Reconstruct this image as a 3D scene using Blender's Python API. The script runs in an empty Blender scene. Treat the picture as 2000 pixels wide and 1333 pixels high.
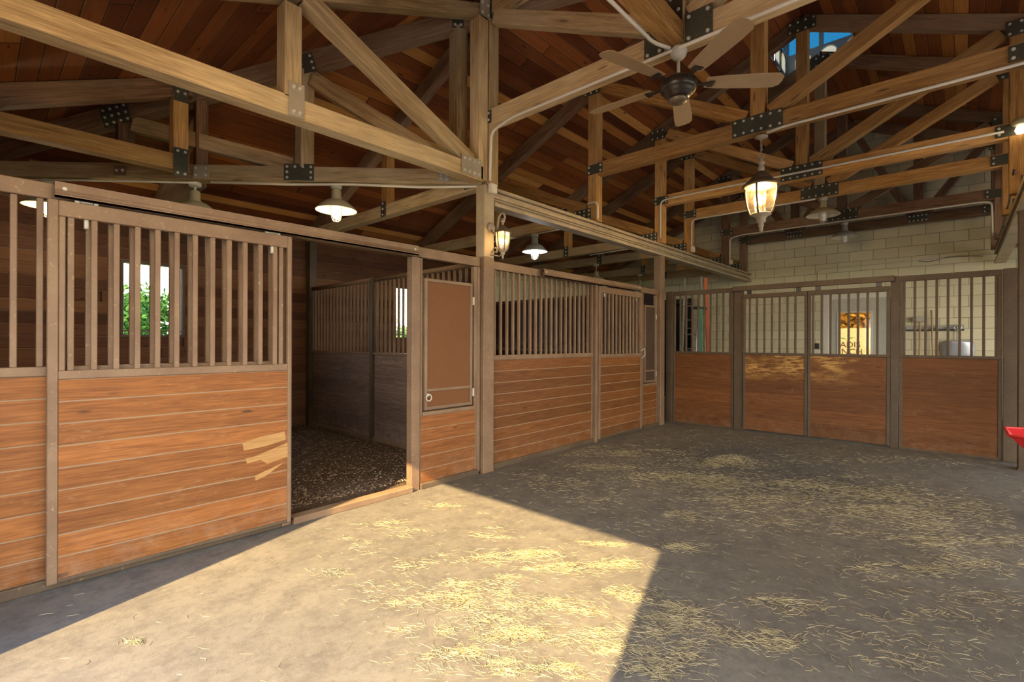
import bpy, bmesh, math, random
from mathutils import Vector, Matrix
random.seed(7)
S = bpy.context.scene
COL = S.collection
PI = math.pi
V = Vector

# ------------------------------------------------------------------ camera
cA, sA = math.cos(math.radians(42.4)), math.sin(math.radians(42.4))
cam = bpy.data.cameras.new('camera'); camo = bpy.data.objects.new('camera', cam); COL.objects.link(camo)
F = V((cA, sA, 0)); Rt = V((sA, -cA, 0)); Up = V((0, 0, 1)); ro = 0.0036
cr = (Rt + ro * Up).normalized(); cu = (Up - ro * Rt).normalized()
Mc = Matrix.Identity(4)
for i in range(3):
    Mc[i][0] = cr[i]; Mc[i][1] = cu[i]; Mc[i][2] = -F[i]
Mc.translation = V((0, 0, 1.35))
camo.matrix_world = Mc
cam.sensor_width = 36; cam.lens = 958 / 2000 * 36; cam.shift_y = 1.5 / 2000; cam.clip_start = 0.05; cam.clip_end = 300
S.camera = camo
# ------------------------------------------------------------------ look, sky, sun, portals
S.view_settings.view_transform = 'Standard'; S.view_settings.look = 'None'
S.view_settings.gamma = 1; S.view_settings.use_curve_mapping = False
S.view_settings.exposure = 0.98
try:
    S.cycles.use_denoising = True; S.cycles.denoiser = 'OPENIMAGEDENOISE'
    S.cycles.max_bounces = 10; S.cycles.diffuse_bounces = 6; S.cycles.sample_clamp_indirect = 8
    S.cycles.caustics_reflective = False; S.cycles.caustics_refractive = False
except Exception:
    pass
SKY = 8.0
w = bpy.data.worlds.new('sky'); S.world = w; w.use_nodes = True
nt = w.node_tree; nt.nodes.clear()
wo = nt.nodes.new('ShaderNodeOutputWorld'); bg = nt.nodes.new('ShaderNodeBackground')
tc = nt.nodes.new('ShaderNodeTexCoord'); sx = nt.nodes.new('ShaderNodeSeparateXYZ'); rp = nt.nodes.new('ShaderNodeValToRGB')
nt.links.new(tc.outputs['Generated'], sx.inputs[0]); nt.links.new(sx.outputs[2], rp.inputs[0])
el = rp.color_ramp.elements
el[0].position = 0.0; el[0].color = (.92, .84, .72, 1)
el[1].position = 0.75; el[1].color = (.05, .22, .55, 1)
e2 = el.new(0.28); e2.color = (.80, .78, .74, 1)
nt.links.new(rp.outputs[0], bg.inputs[0]); bg.inputs[1].default_value = SKY
nt.links.new(bg.outputs[0], wo.inputs[0])

sl = bpy.data.lights.new('sun', 'SUN'); so = bpy.data.objects.new('sun', sl); COL.objects.link(so)
sl.energy = 12.0; sl.color = (1.0, .70, .35); sl.angle = 0.011
so.location = (-20, -4, 14)
el_ = math.radians(33.0); az = math.radians(17.5)
sd = V((math.cos(az) * math.cos(el_), math.sin(az) * math.cos(el_), -math.sin(el_)))
so.rotation_euler = sd.to_track_quat('-Z', 'Y').to_euler()

def portal(loc, direction, sx_, sy_):
    l = bpy.data.lights.new('portal', 'AREA'); l.shape = 'RECTANGLE'; l.size = sx_; l.size_y = sy_
    l.cycles.is_portal = True
    o = bpy.data.objects.new('portal', l); COL.objects.link(o); o.location = loc
    o.rotation_euler = V(direction).to_track_quat('-Z', 'Z').to_euler()
portal((-.62, 1.575, 1.22), (1, 0, 0), 2.6, 2.45)
portal((1.2, -4.75, 1.35), (0, 1, 0), 2.9, 2.7)
portal((10.25, -4.75, 1.8), (0, 1, 0), 3.0, 1.9)
portal((5.5, -4.75, 1.35), (0, 1, 0), 4.6, 2.7)

# ------------------------------------------------------------------ materials
class NT:
    def __init__(s, name):
        s.m = bpy.data.materials.new(name); s.m.use_nodes = True; s.t = s.m.node_tree; s.t.nodes.clear()
        s.out = s.n('OutputMaterial')
    def n(s, typ, ins=None, **kw):
        nd = s.t.nodes.new('ShaderNode' + typ)
        for k, v in kw.items(): setattr(nd, k, v)
        for k, v in (ins or {}).items(): s.set(nd, k, v)
        return nd
    def set(s, nd, k, v):
        if isinstance(v, bpy.types.NodeSocket): s.t.links.new(v, nd.inputs[k])
        elif isinstance(v, bpy.types.Node): s.t.links.new(v.outputs[0], nd.inputs[k])
        else: nd.inputs[k].default_value = v
    def math(s, op, a, b=0.0, c=0.0): return s.n('Math', {0: a, 1: b, 2: c}, operation=op).outputs[0]
    def mix(s, f, a, b, bt='MIX'):
        nd = s.n('Mix', {0: f, 6: a, 7: b}, data_type='RGBA', blend_type=bt); return nd.outputs[2]
    def ramp(s, f, stops, interp='LINEAR'):
        nd = s.n('ValToRGB', {0: f}); cr_ = nd.color_ramp; cr_.interpolation = interp
        for i, (p, c) in enumerate(stops):
            c = (c[0], c[1], c[2], 1) if isinstance(c, (tuple, list)) else (c, c, c, 1)
            e = cr_.elements[i] if i < 2 else cr_.elements.new(p)
            e.position = p; e.color = c
        return nd.outputs[0]
    def noise(s, vec, scale, detail=4, rough=.55, dist=0.0):
        return s.n('TexNoise', {'Vector': vec, 'Scale': scale, 'Detail': detail, 'Roughness': rough, 'Distortion': dist}).outputs['Fac']
    def mapping(s, vec, scale=(1, 1, 1), loc=(0, 0, 0)):
        return s.n('Mapping', {'Vector': vec, 'Scale': scale, 'Location': loc}).outputs[0]
    def obj(s):
        return s.n('TexCoord').outputs['Object']
    def rndobj(s):
        o = s.n('ObjectInfo'); v = s.n('VectorMath', {0: s.obj(), 1: (0, 0, 0)}, operation='ADD')
        c = s.n('CombineXYZ', {0: s.math('MULTIPLY', o.outputs['Random'], 37.), 1: s.math('MULTIPLY', o.outputs['Random'], 91.), 2: s.math('MULTIPLY', o.outputs['Random'], 53.)})
        s.t.links.new(c.outputs[0], v.inputs[1]); return v.outputs[0], o.outputs['Random']
    def bump(s, h, st=.3, d=.01, nrm=None):
        nd = s.n('Bump', {'Height': h, 'Strength': st, 'Distance': d})
        if nrm is not None: s.set(nd, 'Normal', nrm)
        return nd.outputs[0]
    def bsdf(s, col, rough=.6, nrm=None, metal=0., spec=.5, emis=None, es=0., **kw):
        b = s.n('BsdfPrincipled', {'Base Color': col, 'Roughness': rough, 'Metallic': metal, 'Specular IOR Level': spec})
        if nrm is not None: s.set(b, 'Normal', nrm)
        if emis is not None: s.set(b, 'Emission Color', emis); s.set(b, 'Emission Strength', es)
        for k, v in kw.items(): s.set(b, k, v)
        s.t.links.new(b.outputs[0], s.out.inputs[0]); return s.m
def C(r, g, b): return (r, g, b, 1)

def timber(name, dark, light, dust=.3, dustc=(.50, .40, .27)):
    m = NT(name); v, r = m.rndobj()
    g = m.noise(m.mapping(v, (.9, 14, 14)), 3.2, 6, .62, .6)
    g2 = m.noise(m.mapping(v, (1.6, 60, 60)), 3, 3, .6, .2)
    big = m.noise(m.mapping(v, (.5, 1, 1)), 1.6, 3)
    col = m.ramp(g, [(.30, dark), (.72, light)])
    col = m.mix(m.math('MULTIPLY', m.ramp(g2, [(.38, 1.), (.58, 0.)]), .45), col, C(dark[0] * .5, dark[1] * .48, dark[2] * .45))
    kn = m.n('TexVoronoi', {'Vector': m.mapping(v, (1.3, 7, 7)), 'Scale': 1.4, 'Randomness': 1.0}).outputs['Distance']
    col = m.mix(m.ramp(kn, [(.07, .85), (.13, 0.)]), col, C(.09, .045, .02))
    col = m.mix(m.math('MULTIPLY', m.ramp(big, [(.40, 0.), (.65, 1.)]), dust), col, C(*dustc))
    br = m.math('MULTIPLY_ADD', r, .5, .75)
    col = m.mix(1.0, col, m.n('CombineColor', {0: br, 1: br, 2: br}), 'MULTIPLY')
    nr = m.bump(m.math('ADD', g, m.math('MULTIPLY', g2, .5)), .5, .006)
    return m.bsdf(col, .72, nr, spec=.25)
M = {}
M['timber'] = timber('weathered_timber', (.235, .140, .058), (.58, .41, .205), .45, (.60, .50, .31))
M['timber_warm_lit'] = timber('warm_lit_timber', (.26, .118, .030), (.60, .335, .105), .22, (.62, .44, .22))  # orange glow from the lantern put into the timber colour
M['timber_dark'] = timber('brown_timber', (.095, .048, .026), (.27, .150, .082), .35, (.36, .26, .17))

def roofdeck(name, stops, pitch, run, seam=.05, gloss=.5, dust=.06, dustc=(.35, .27, .2)):
    m = NT(name); uv = m.n('UVMap').outputs[0]; sp = m.n('SeparateXYZ', {0: uv})
    u, v = sp.outputs[0], sp.outputs[1]
    vi = m.math('DIVIDE', v, pitch); row = m.math('FLOOR', vi); fr = m.math('FRACT', vi)
    r1 = m.n('TexWhiteNoise', {'W': row}, noise_dimensions='1D').outputs['Value']
    uu = m.math('ADD', m.math('DIVIDE', u, run), m.math('MULTIPLY', r1, 7.3))
    cell = m.math('FLOOR', uu); fu = m.math('FRACT', uu)
    r2 = m.n('TexWhiteNoise', {'Vector': m.n('CombineXYZ', {0: row, 1: cell}).outputs[0]}, noise_dimensions='2D').outputs['Value']
    gv = m.n('CombineXYZ', {0: m.math('MULTIPLY', u, .8), 1: m.math('MULTIPLY', v, 13.), 2: m.math('MULTIPLY', r2, 31.)}).outputs[0]
    g = m.noise(gv, 2.6, 6, .62, .7)
    col = m.ramp(r2, stops)
    col = m.mix(m.ramp(g, [(.3, .6), (.6, 0.)]), col, m.mix(1.0, col, C(.48, .38, .32), 'MULTIPLY'))
    kv = m.n('CombineXYZ', {0: m.math('MULTIPLY', u, 1.5), 1: m.math('MULTIPLY', v, 6.), 2: r2}).outputs[0]
    kn = m.n('TexVoronoi', {'Vector': kv, 'Scale': 1.6}).outputs['Distance']
    col = m.mix(m.ramp(kn, [(.06, .9), (.12, 0.)]), col, C(.03, .012, .007))
    dn = m.noise(uv, 2.2, 5, .6); col = m.mix(m.math('MULTIPLY', m.ramp(dn, [(.48, 0.), (.75, 1.)]), dust), col, C(*dustc))
    sm = m.math('LESS_THAN', fr, seam); su = m.math('LESS_THAN', fu, .0022)
    s_ = m.math('MAXIMUM', sm, su)
    col = m.mix(m.math('MULTIPLY', s_, .88), col, C(.012, .006, .004))
    lip = m.math('MULTIPLY', m.math('GREATER_THAN', fr, .965), m.ramp(dn, [(.35, 0.), (.6, 1.)]))
    col = m.mix(m.math('MULTIPLY', lip, .45), col, C(.40, .27, .16))  # dusty plank edge, also standing in for the groove catching light
    hgt = m.math('SUBTRACT', m.math('MULTIPLY', g, .12), s_)
    return m.bsdf(col, m.math('MULTIPLY_ADD', g, .3, gloss), m.bump(hgt, .5, .008), spec=.18)
M['roof'] = roofdeck('stained_roof_decking', [(0., (.11, .030, .010)), (.45, (.21, .064, .018)), (.84, (.31, .100, .027)), (.92, (.48, .20, .05)), (1., (.66, .34, .10))], .14, 5.5)
M['siding'] = roofdeck('dark_wood_siding', [(0., (.075, .030, .016)), (.6, (.15, .064, .030)), (1., (.20, .10, .044))], .14, 9.0, .035, .5)

def board(name, base, lite, scuff, sc=.25, dust=.35, rough=.42, top=0.):
    m = NT(name); v, r = m.rndobj(); ob = m.obj(); sp = m.n('SeparateXYZ', {0: ob})
    rn = m.n('Attribute', attribute_name='row').outputs['Fac']
    off = m.n('CombineXYZ', {0: m.math('MULTIPLY', rn, 19.), 1: m.math('MULTIPLY', rn, 7.), 2: 0.})
    vv = m.n('VectorMath', {0: v, 1: off}, operation='ADD').outputs[0]
    g = m.noise(m.mapping(vv, (1.1, 8, 16)), 2.4, 6, .6, 1.2)
    g2 = m.noise(m.mapping(vv, (2.5, 40, 60)), 2.2, 3)
    col = m.ramp(g, [(.28, base), (.70, lite)])
    col = m.mix(m.math('MULTIPLY', m.ramp(g2, [(.36, 1.), (.6, 0.)]), .4), col, C(base[0] * .55, base[1] * .5, base[2] * .5))
    k = m.math('MULTIPLY_ADD', rn, .35, .82); col = m.mix(1., col, m.n('CombineColor', {0: k, 1: k, 2: k}), 'MULTIPLY')
    kn = m.n('TexVoronoi', {'Vector': m.mapping(vv, (1.6, 5, 6)), 'Scale': 1.25}).outputs['Distance']
    col = m.mix(m.ramp(kn, [(.05, .85), (.10, 0.)]), col, C(.05, .022, .010))
    s1 = m.noise(m.mapping(v, (1.0, 1, 3.0)), 3.0, 7, .72, .5)
    s2 = m.noise(m.mapping(v, (5, 5, 11)), 5, 4, .8)
    sf = m.math('MULTIPLY', m.ramp(s1, [(.55, 0.), (.66, 1.)]), m.ramp(s2, [(.48, 0.), (.62, 1.)]))
    col = m.mix(m.math('MULTIPLY', sf, sc), col, C(*scuff))
    if top:
        tz = m.ramp(sp.outputs[2], [(.72, 0.), (.95, 1.)]); t3 = m.noise(m.mapping(v, (1.5, 2, 10)), 4, 6, .8)
        t4 = m.noise(m.mapping(v, (1., 1, 1.5), (5, 1, 2)), 2.2, 2)
        col = m.mix(m.math('MULTIPLY', m.math('MULTIPLY', tz, m.ramp(t3, [(.44, 0.), (.56, 1.)])), m.math('MULTIPLY', m.ramp(t4, [(.42, 0.), (.58, 1.)]), top)), col, C(.50, .30, .09))
    dz = m.ramp(sp.outputs[2], [(0., 1.), (.30, 0.)])      # settled dust and splash near the bottom boards
    dn = m.noise(v, 9, 5, .7)
    col = m.mix(m.math('MULTIPLY', m.math('MULTIPLY', dz, m.ramp(dn, [(.45, 0.), (.7, 1.)])), dust), col, C(.40, .32, .24))
    return m.bsdf(col, m.math('MULTIPLY_ADD', g, .25, rough), m.bump(m.math('ADD', g, m.math('MULTIPLY', g2, .4)), .3, .003), spec=.22)
M['board'] = board('orange_stained_boards', (.140, .048, .011), (.275, .110, .029), (.42, .28, .14), .25, .2)
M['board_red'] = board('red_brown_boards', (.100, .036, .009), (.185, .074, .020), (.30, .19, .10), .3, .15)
M['board_red_scuff'] = board('scuffed_red_brown_boards', (.100, .036, .010), (.180, .074, .021), (.30, .20, .11), .4, .15, .42, .9)
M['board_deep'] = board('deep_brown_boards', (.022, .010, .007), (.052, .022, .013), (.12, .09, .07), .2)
M['board_dark'] = board('dark_weathered_boards', (.10, .066, .052), (.23, .170, .138), (.34, .30, .26), .6)

def bare():
    m = NT('bare_gnawed_wood'); v, r = m.rndobj()
    g = m.noise(m.mapping(v, (1.5, 30, 45)), 3, 5, .6, .4)
    return m.bsdf(m.ramp(g, [(.3, (.24, .12, .035)), (.7, (.40, .24, .09))]), .8, m.bump(g, .7, .004))
M['bare'] = bare()
def steel(name, base, dustc, amt, rough=.5):
    m = NT(name); v, r = m.rndobj()
    n1 = m.noise(v, 3.0, 5, .65); n2 = m.noise(v, 45., 3, .6)
    geo = m.n('NewGeometry'); nz = m.n('SeparateXYZ', {0: geo.outputs['Normal']}).outputs[2]
    f = m.math('MULTIPLY', m.ramp(n1, [(.30, .35), (.68, 1.)]), amt)
    f = m.math('ADD', f, m.math('MULTIPLY', m.math('MAXIMUM', nz, 0.), .35))
    col = m.mix(f, C(*base), C(*dustc))
    col = m.mix(m.math('MULTIPLY', m.ramp(n2, [(.62, 0.), (.72, 1.)]), .5), col, C(dustc[0] * 1.25, dustc[1] * 1.2, dustc[2] * 1.15))
    return m.bsdf(col, rough, m.bump(n2, .15, .002), spec=.25)
M['steel'] = steel('brown_painted_steel', (.100, .053, .033), (.30, .215, .128), .50)
M['steel_dk'] = steel('dark_brown_painted_steel', (.045, .029, .019), (.20, .15, .09), .30)
M['steel_panel'] = steel('brown_sheet_steel', (.120, .046, .013), (.18, .090, .035), .22, .6)
M['steel_shade_panel'] = steel('shaded_sheet_steel', (.040, .024, .016), (.11, .08, .05), .3, .6)  # darker copy of the sheet steel, shade of the recess put into its colour
M['plate'] = steel('black_gusset_steel', (.016, .017, .014), (.17, .16, .11), .38, .45)
M['plate_dusty'] = steel('dusty_gusset_steel', (.20, .17, .125), (.44, .38, .29), .6, .5)
M['bolt'] = steel('bolt_head_steel', (.42, .40, .35), (.60, .56, .48), .4, .35)
M['galv'] = steel('galvanised_steel', (.34, .34, .30), (.52, .48, .38), .5, .4)
M['conduit'] = steel('dusty_white_conduit', (.55, .52, .45), (.66, .60, .48), .5, .5)
M['beam_paint'] = steel('grey_brown_beam_paint', (.20, .15, .10), (.52, .42, .28), .75, .6)

def flat(name, col, rough=.5, metal=0., emis=None, es=0., **kw):
    m = NT(name); v, r = m.rndobj(); n = m.noise(v, 12, 3)
    k = m.math('MULTIPLY_ADD', n, .3, .85)
    return m.bsdf(m.mix(1., C(*col), m.n('CombineColor', {0: k, 1: k, 2: k}), 'MULTIPLY'), rough, None, metal, emis=(C(*emis) if emis else None), es=es, **kw)
M['enamel_tan'] = flat('tan_enamel', (.33, .29, .19), .4)
M['enamel_grey'] = flat('grey_enamel', (.30, .31, .29), .4)
M['enamel_white'] = flat('white_enamel', (.60, .56, .44), .35)
M['bulb_warm'] = flat('warm_bulb', (1, .9, .7), .4, emis=(1., .80, .48), es=3.5)
M['bulb_cool'] = flat('cool_bulb', (1, 1, 1), .4, emis=(.9, .96, 1.), es=4)
M['bulb_off'] = flat('unlit_bulb', (.75, .75, .72), .2)
M['bronze'] = flat('aged_bronze', (.13, .095, .060), .45, .3)
M['bronze_dk'] = flat('dark_bronze', (.040, .032, .026), .35, .5)
M['patina'] = flat('pale_weathered_iron', (.33, .27, .20), .6)
M['fanblade'] = flat('tan_fan_blade', (.30, .21, .12), .5)
M['white_paint'] = flat('white_paint', (.64, .63, .55), .45)
M['door_grey'] = flat('pale_grey_door_paint', (.44, .44, .37), .4)
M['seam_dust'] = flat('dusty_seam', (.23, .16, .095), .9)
M['black'] = flat('black_plastic', (.012, .012, .012), .4)
M['red'] = flat('red_painted_steel', (.52, .022, .025), .35)
M['rubber'] = flat('black_rubber', (.02, .02, .02), .8)
M['handle_wood'] = flat('ash_handle', (.40, .25, .12), .5)
M['alum'] = flat('aluminium', (.50, .53, .58), .38, .6)
M['ladder_green'] = flat('green_fibreglass', (.02, .20, .12), .45)
M['ladder_orange'] = flat('orange_fibreglass', (.42, .085, .02), .45)
M['shelf_black'] = flat('black_rack', (.02, .02, .022), .5)
M['cream'] = flat('cream_panel', (.62, .48, .30), .6)
M['ink'] = flat('dark_lettering', (.05, .05, .03), .6)
M['leaf_green'] = flat('green_logo', (.05, .32, .06), .6)

def gls(name, tint, mix=.12, em=None, es=0.):
    m = NT(name)
    t = m.n('BsdfTransparent', {'Color': C(*tint)}); g = m.n('BsdfGlossy', {'Color': C(1, 1, 1), 'Roughness': .06})
    mx = m.n('MixShader', {0: mix, 1: t.outputs[0], 2: g.outputs[0]}); last = mx
    if em:
        v = m.obj(); nn = m.noise(m.mapping(v, (9, 9, 4)), 3, 3, .6, 1.)
        e = m.n('Emission', {'Color': C(*em), 'Strength': m.math('MULTIPLY', m.ramp(nn, [(.3, .35), (.7, 1.)]), es)})
        last = m.n('AddShader', {0: mx.outputs[0], 1: e.outputs[0]})
    m.t.links.new(last.outputs[0], m.out.inputs[0]); return m.m
M['glass'] = gls('clear_glass', (.95, .97, .96))
M['glass_dim'] = gls('dimming_glass', (.50, .46, .38), .05)  # tint added to dim the bright view through the far door
M['glass_sky'] = gls('sky_blue_glass', (.055, .17, .23), .05)  # blue of the sky put into the cupola panes
def seeded(nm, lo_, hi_, tc_):
    m = NT(nm); v = m.obj()
    nn = m.noise(m.mapping(v, (10, 10, 5)), 3, 3, .6, 1.2)
    tr = m.n('BsdfTransparent', {'Color': C(1, .93, .80)}); tl = m.n('BsdfTranslucent', {'Color': C(*tc_)})
    mx = m.n('MixShader', {0: m.ramp(nn, [(.35, lo_), (.7, hi_)]), 1: tr.outputs[0], 2: tl.outputs[0]})
    gl = m.n('BsdfGlossy', {'Color': C(1, 1, 1), 'Roughness': .12})
    m2 = m.n('MixShader', {0: .08, 1: mx.outputs[0], 2: gl.outputs[0]})
    m.t.links.new(m2.outputs[0], m.out.inputs[0]); return m.m
M['seeded'] = seeded('seeded_amber_glass', .06, .22, (.10, .072, .042))
M['milky'] = seeded('milky_lantern_glass', .45, .75, (.16, .13, .085))
def frost():
    m = NT('frosted_pane'); a = m.n('BsdfTranslucent', {'Color': C(.34, .33, .28)}); m.t.links.new(a.outputs[0], m.out.inputs[0]); return m.m
M['frost'] = frost()
M['cupola_paint'] = flat('blue_grey_cupola_paint', (.42, .50, .58), .4)

def block():
    m = NT('painted_block'); uv = m.n('UVMap').outputs[0]
    b = m.n('TexBrick', {'Vector': uv, 'Color1': C(.72, .67, .46), 'Color2': C(.63, .59, .40), 'Mortar': C(.34, .32, .22), 'Scale': 1., 'Mortar Size': .006, 'Mortar Smooth': .3, 'Brick Width': .406, 'Row Height': .203})
    b.offset = .5; n = m.noise(uv, 1.3, 4); n2 = m.noise(uv, 60, 3)
    col = m.mix(m.math('MULTIPLY', m.ramp(n, [(.4, 0.), (.7, 1.)]), .3), b.outputs[0], C(.42, .41, .30))
    h = m.math('ADD', m.math('MULTIPLY', b.outputs['Fac'], -1.), m.math('MULTIPLY', n2, .12))
    return m.bsdf(col, .6, m.bump(h, .7, .008), spec=.3)
M['block'] = block()
def floor_():
    m = NT('dusty_concrete'); ob = m.obj()
    n = m.noise(ob, .7, 5, .6); n2 = m.noise(ob, 6, 6, .7); n3 = m.noise(ob, 90, 3, .6)
    col = m.ramp(n, [(.35, (.134, .127, .108)), (.65, (.186, .173, .142))])
    col = m.mix(m.math('MULTIPLY', m.ramp(n2, [(.44, 0.), (.62, 1.)]), .6), col, C(.092, .084, .074))
    n4 = m.noise(m.mapping(ob, (1, 1, 1), (9, 4, 0)), 26, 5, .75)
    col = m.mix(m.math('MULTIPLY', m.ramp(n4, [(.52, 0.), (.68, 1.)]), .38), col, C(.062, .054, .047))
    col = m.mix(m.math('MULTIPLY', m.ramp(n4, [(.30, 1.), (.45, 0.)]), .30), col, C(.27, .25, .205))
    col = m.mix(m.math('MULTIPLY', m.ramp(n3, [(.62, 0.), (.75, 1.)]), .35), col, C(.30, .26, .19))
    st = m.noise(m.mapping(ob, (1, 1, 1), (3.7, 1.2, 0)), 1.7, 5, .75, .8)
    col = m.mix(m.math('MULTIPLY', m.ramp(st, [(.60, 0.), (.70, 1.)]), .35), col, C(.075, .064, .055))
    h = m.math('ADD', m.math('MULTIPLY', n2, .6), m.math('MULTIPLY', n3, .4))
    return m.bsdf(col, m.math('MULTIPLY_ADD', n2, .25, .62), m.bump(h, .35, .006), spec=.3)
M['floor'] = floor_()
def strand(name, a, b_):
    m = NT(name); at = m.n('Attribute', attribute_name='rnd').outputs['Fac']
    return m.bsdf(m.ramp(at, [(0., a), (1., b_)]), .6, spec=.35)
M['hay'] = strand('straw', (.13, .10, .05), (.46, .395, .21))
M['chips'] = strand('wood_shavings', (.085, .055, .034), (.36, .26, .16))
def bed():
    m = NT('dark_bedding'); ob = m.obj(); n = m.noise(ob, 14, 6, .8); n2 = m.noise(ob, 70, 3, .7)
    col = m.mix(m.ramp(n2, [(.4, 0.), (.65, 1.)]), m.ramp(n, [(.35, (.050, .032, .022)), (.7, (.15, .105, .070))]), C(.20, .145, .095))
    return m.bsdf(col, .95, m.bump(m.math('ADD', n, n2), 1., .02), spec=.1)
M['bed'] = bed()
def grass():
    m = NT('grass_ground'); ob = m.obj(); n = m.noise(ob, 1.5, 6, .7)
    return m.bsdf(m.ramp(n, [(.35, (.10, .15, .035)), (.7, (.24, .27, .08))]), .9)
M['grass'] = grass()
def bounce_yard():
    m = NT('pale_bounce_gravel'); ob = m.obj(); n = m.noise(ob, 3, 6, .7)
    return m.bsdf(m.ramp(n, [(.35, (.50, .43, .33)), (.7, (.62, .54, .42))]), .9)
M['bounce_yard'] = bounce_yard()
def leaf(name, a, b_):
    m = NT(name); at = m.n('Attribute', attribute_name='rnd').outputs['Fac']
    col = m.ramp(at, [(0., a), (1., b_)])
    d = m.n('BsdfDiffuse', {'Color': col}); t = m.n('BsdfTranslucent', {'Color': col})
    mx = m.n('MixShader', {0: .35, 1: d.outputs[0], 2: t.outputs[0]}); m.t.links.new(mx.outputs[0], m.out.inputs[0]); return m.m
M['leaf'] = leaf('green_leaves', (.010, .045, .012), (.085, .17, .028))
M['leaf_gold'] = leaf('golden_leaves', (.30, .13, .02), (.60, .36, .07))
M['leaf_pale'] = leaf('pale_green_leaves', (.10, .16, .05), (.26, .32, .10))
M['bark'] = flat('bark', (.09, .065, .045), .9)

# ------------------------------------------------------------------ geometry helpers
WM = {}
def link(name, mesh, parent=None, Mw=None, mat=None):
    o = bpy.data.objects.new(name, mesh); COL.objects.link(o)
    if mat is not None and mesh is not None and not mesh.materials: mesh.materials.append(M[mat])
    Mw = Mw if Mw is not None else Matrix.Identity(4)
    WM[o] = Mw
    if parent is not None:
        o.parent = parent; o.matrix_parent_inverse = Matrix.Identity(4)
        o.matrix_basis = WM[parent].inverted() @ Mw
    else:
        o.matrix_basis = Mw
    return o
def tag(o, label=None, cat=None, group=None, kind=None):
    if label: o['label'] = label
    if cat: o['category'] = cat
    if group: o['group'] = group
    if kind: o['kind'] = kind
    return o
def thing(name, label, cat, loc, group=None, kind=None):
    o = link(name, None, None, Matrix.Translation(V(loc))); o.empty_display_size = .1
    return tag(o, label, cat, group, kind)
def frame(U, Vv, org):
    U = V(U).normalized(); Vv = V(Vv); N = U.cross(Vv).normalized(); Vv = N.cross(U)
    m = Matrix.Identity(4)
    for i in range(3): m[i][0], m[i][1], m[i][2], m[i][3] = U[i], Vv[i], N[i], org[i]
    return m
def bmesh_to(bm, name):
    me = bpy.data.meshes.new(name); bm.to_mesh(me); bm.free(); return me
CACHE = {}
def boxmesh(l, a, b, bev=.004, org='c', mat=''):
    """box along X 0..l, centred in Y (a) and Z (b); org 'b' puts z from 0"""
    key = (round(l, 4), round(a, 4), round(b, 4), round(bev, 4), org, mat)
    if key in CACHE: return CACHE[key]
    bm = bmesh.new(); bmesh.ops.create_cube(bm, size=1)
    for v_ in bm.verts:
        v_.co = V(((v_.co.x + .5) * l, v_.co.y * a, (v_.co.z + (.5 if org == 'b' else 0)) * b))
    if bev > 0: bmesh.ops.bevel(bm, geom=bm.edges[:], offset=min(bev, min(l, a, b) * .3), segments=1, affect='EDGES')
    me = bmesh_to(bm, 'box'); CACHE[key] = me; return me
def addbox(bm, x0, x1, y0, y1, z0, z1, bev=0.0):
    r = bmesh.ops.create_cube(bm, size=1)
    for v_ in r['verts']:
        v_.co = V((x0 + (v_.co.x + .5) * (x1 - x0), y0 + (v_.co.y + .5) * (y1 - y0), z0 + (v_.co.z + .5) * (z1 - z0)))
    if bev > 0:
        ed = list({e for v_ in r['verts'] for e in v_.link_edges})
        bmesh.ops.bevel(bm, geom=ed, offset=min(bev, .3 * min(abs(x1 - x0), abs(y1 - y0), abs(z1 - z0))), segments=1, affect='EDGES')
def bar(name, parent, p0, p1, a, b, mat, bev=.004, side=None):
    """beam from p0 to p1, a = width across (horizontal), b = depth"""
    p0, p1 = V(p0), V(p1); d = p1 - p0; L = d.length; U = d.normalized()
    if side is None:
        side = V((0, 0, 1)).cross(U)
        if side.length < 1e-3: side = V((0, 1, 0))
    Mw = frame(U, side, p0)
    return link(name, boxmesh(L, a, b, bev, 'c', mat), parent, Mw, mat)
def rect(name, parent, x0, x1, y0, y1, z0, z1, mat, bev=.004):
    """axis aligned member; its local X runs along the longest side"""
    d = [abs(x1 - x0), abs(y1 - y0), abs(z1 - z0)]; k = d.index(max(d)); c_ = V(((x0 + x1) / 2, (y0 + y1) / 2, (z0 + z1) / 2))
    if k == 0: return bar(name, parent, (min(x0, x1), c_.y, c_.z), (max(x0, x1), c_.y, c_.z), d[1], d[2], mat, bev)
    if k == 1: return bar(name, parent, (c_.x, min(y0, y1), c_.z), (c_.x, max(y0, y1), c_.z), d[0], d[2], mat, bev)
    return bar(name, parent, (c_.x, c_.y, min(z0, z1)), (c_.x, c_.y, max(z0, z1)), d[1], d[0], mat, bev)
def merged(name, parent, boxes, mat, bev=.003, org=(0, 0, 0)):
    bm = bmesh.new()
    for b in boxes: addbox(bm, *[b[i] - org[i // 2] for i in range(6)], bev=bev)
    return link(name, bmesh_to(bm, name), parent, Matrix.Translation(V(org)), mat)
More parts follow.
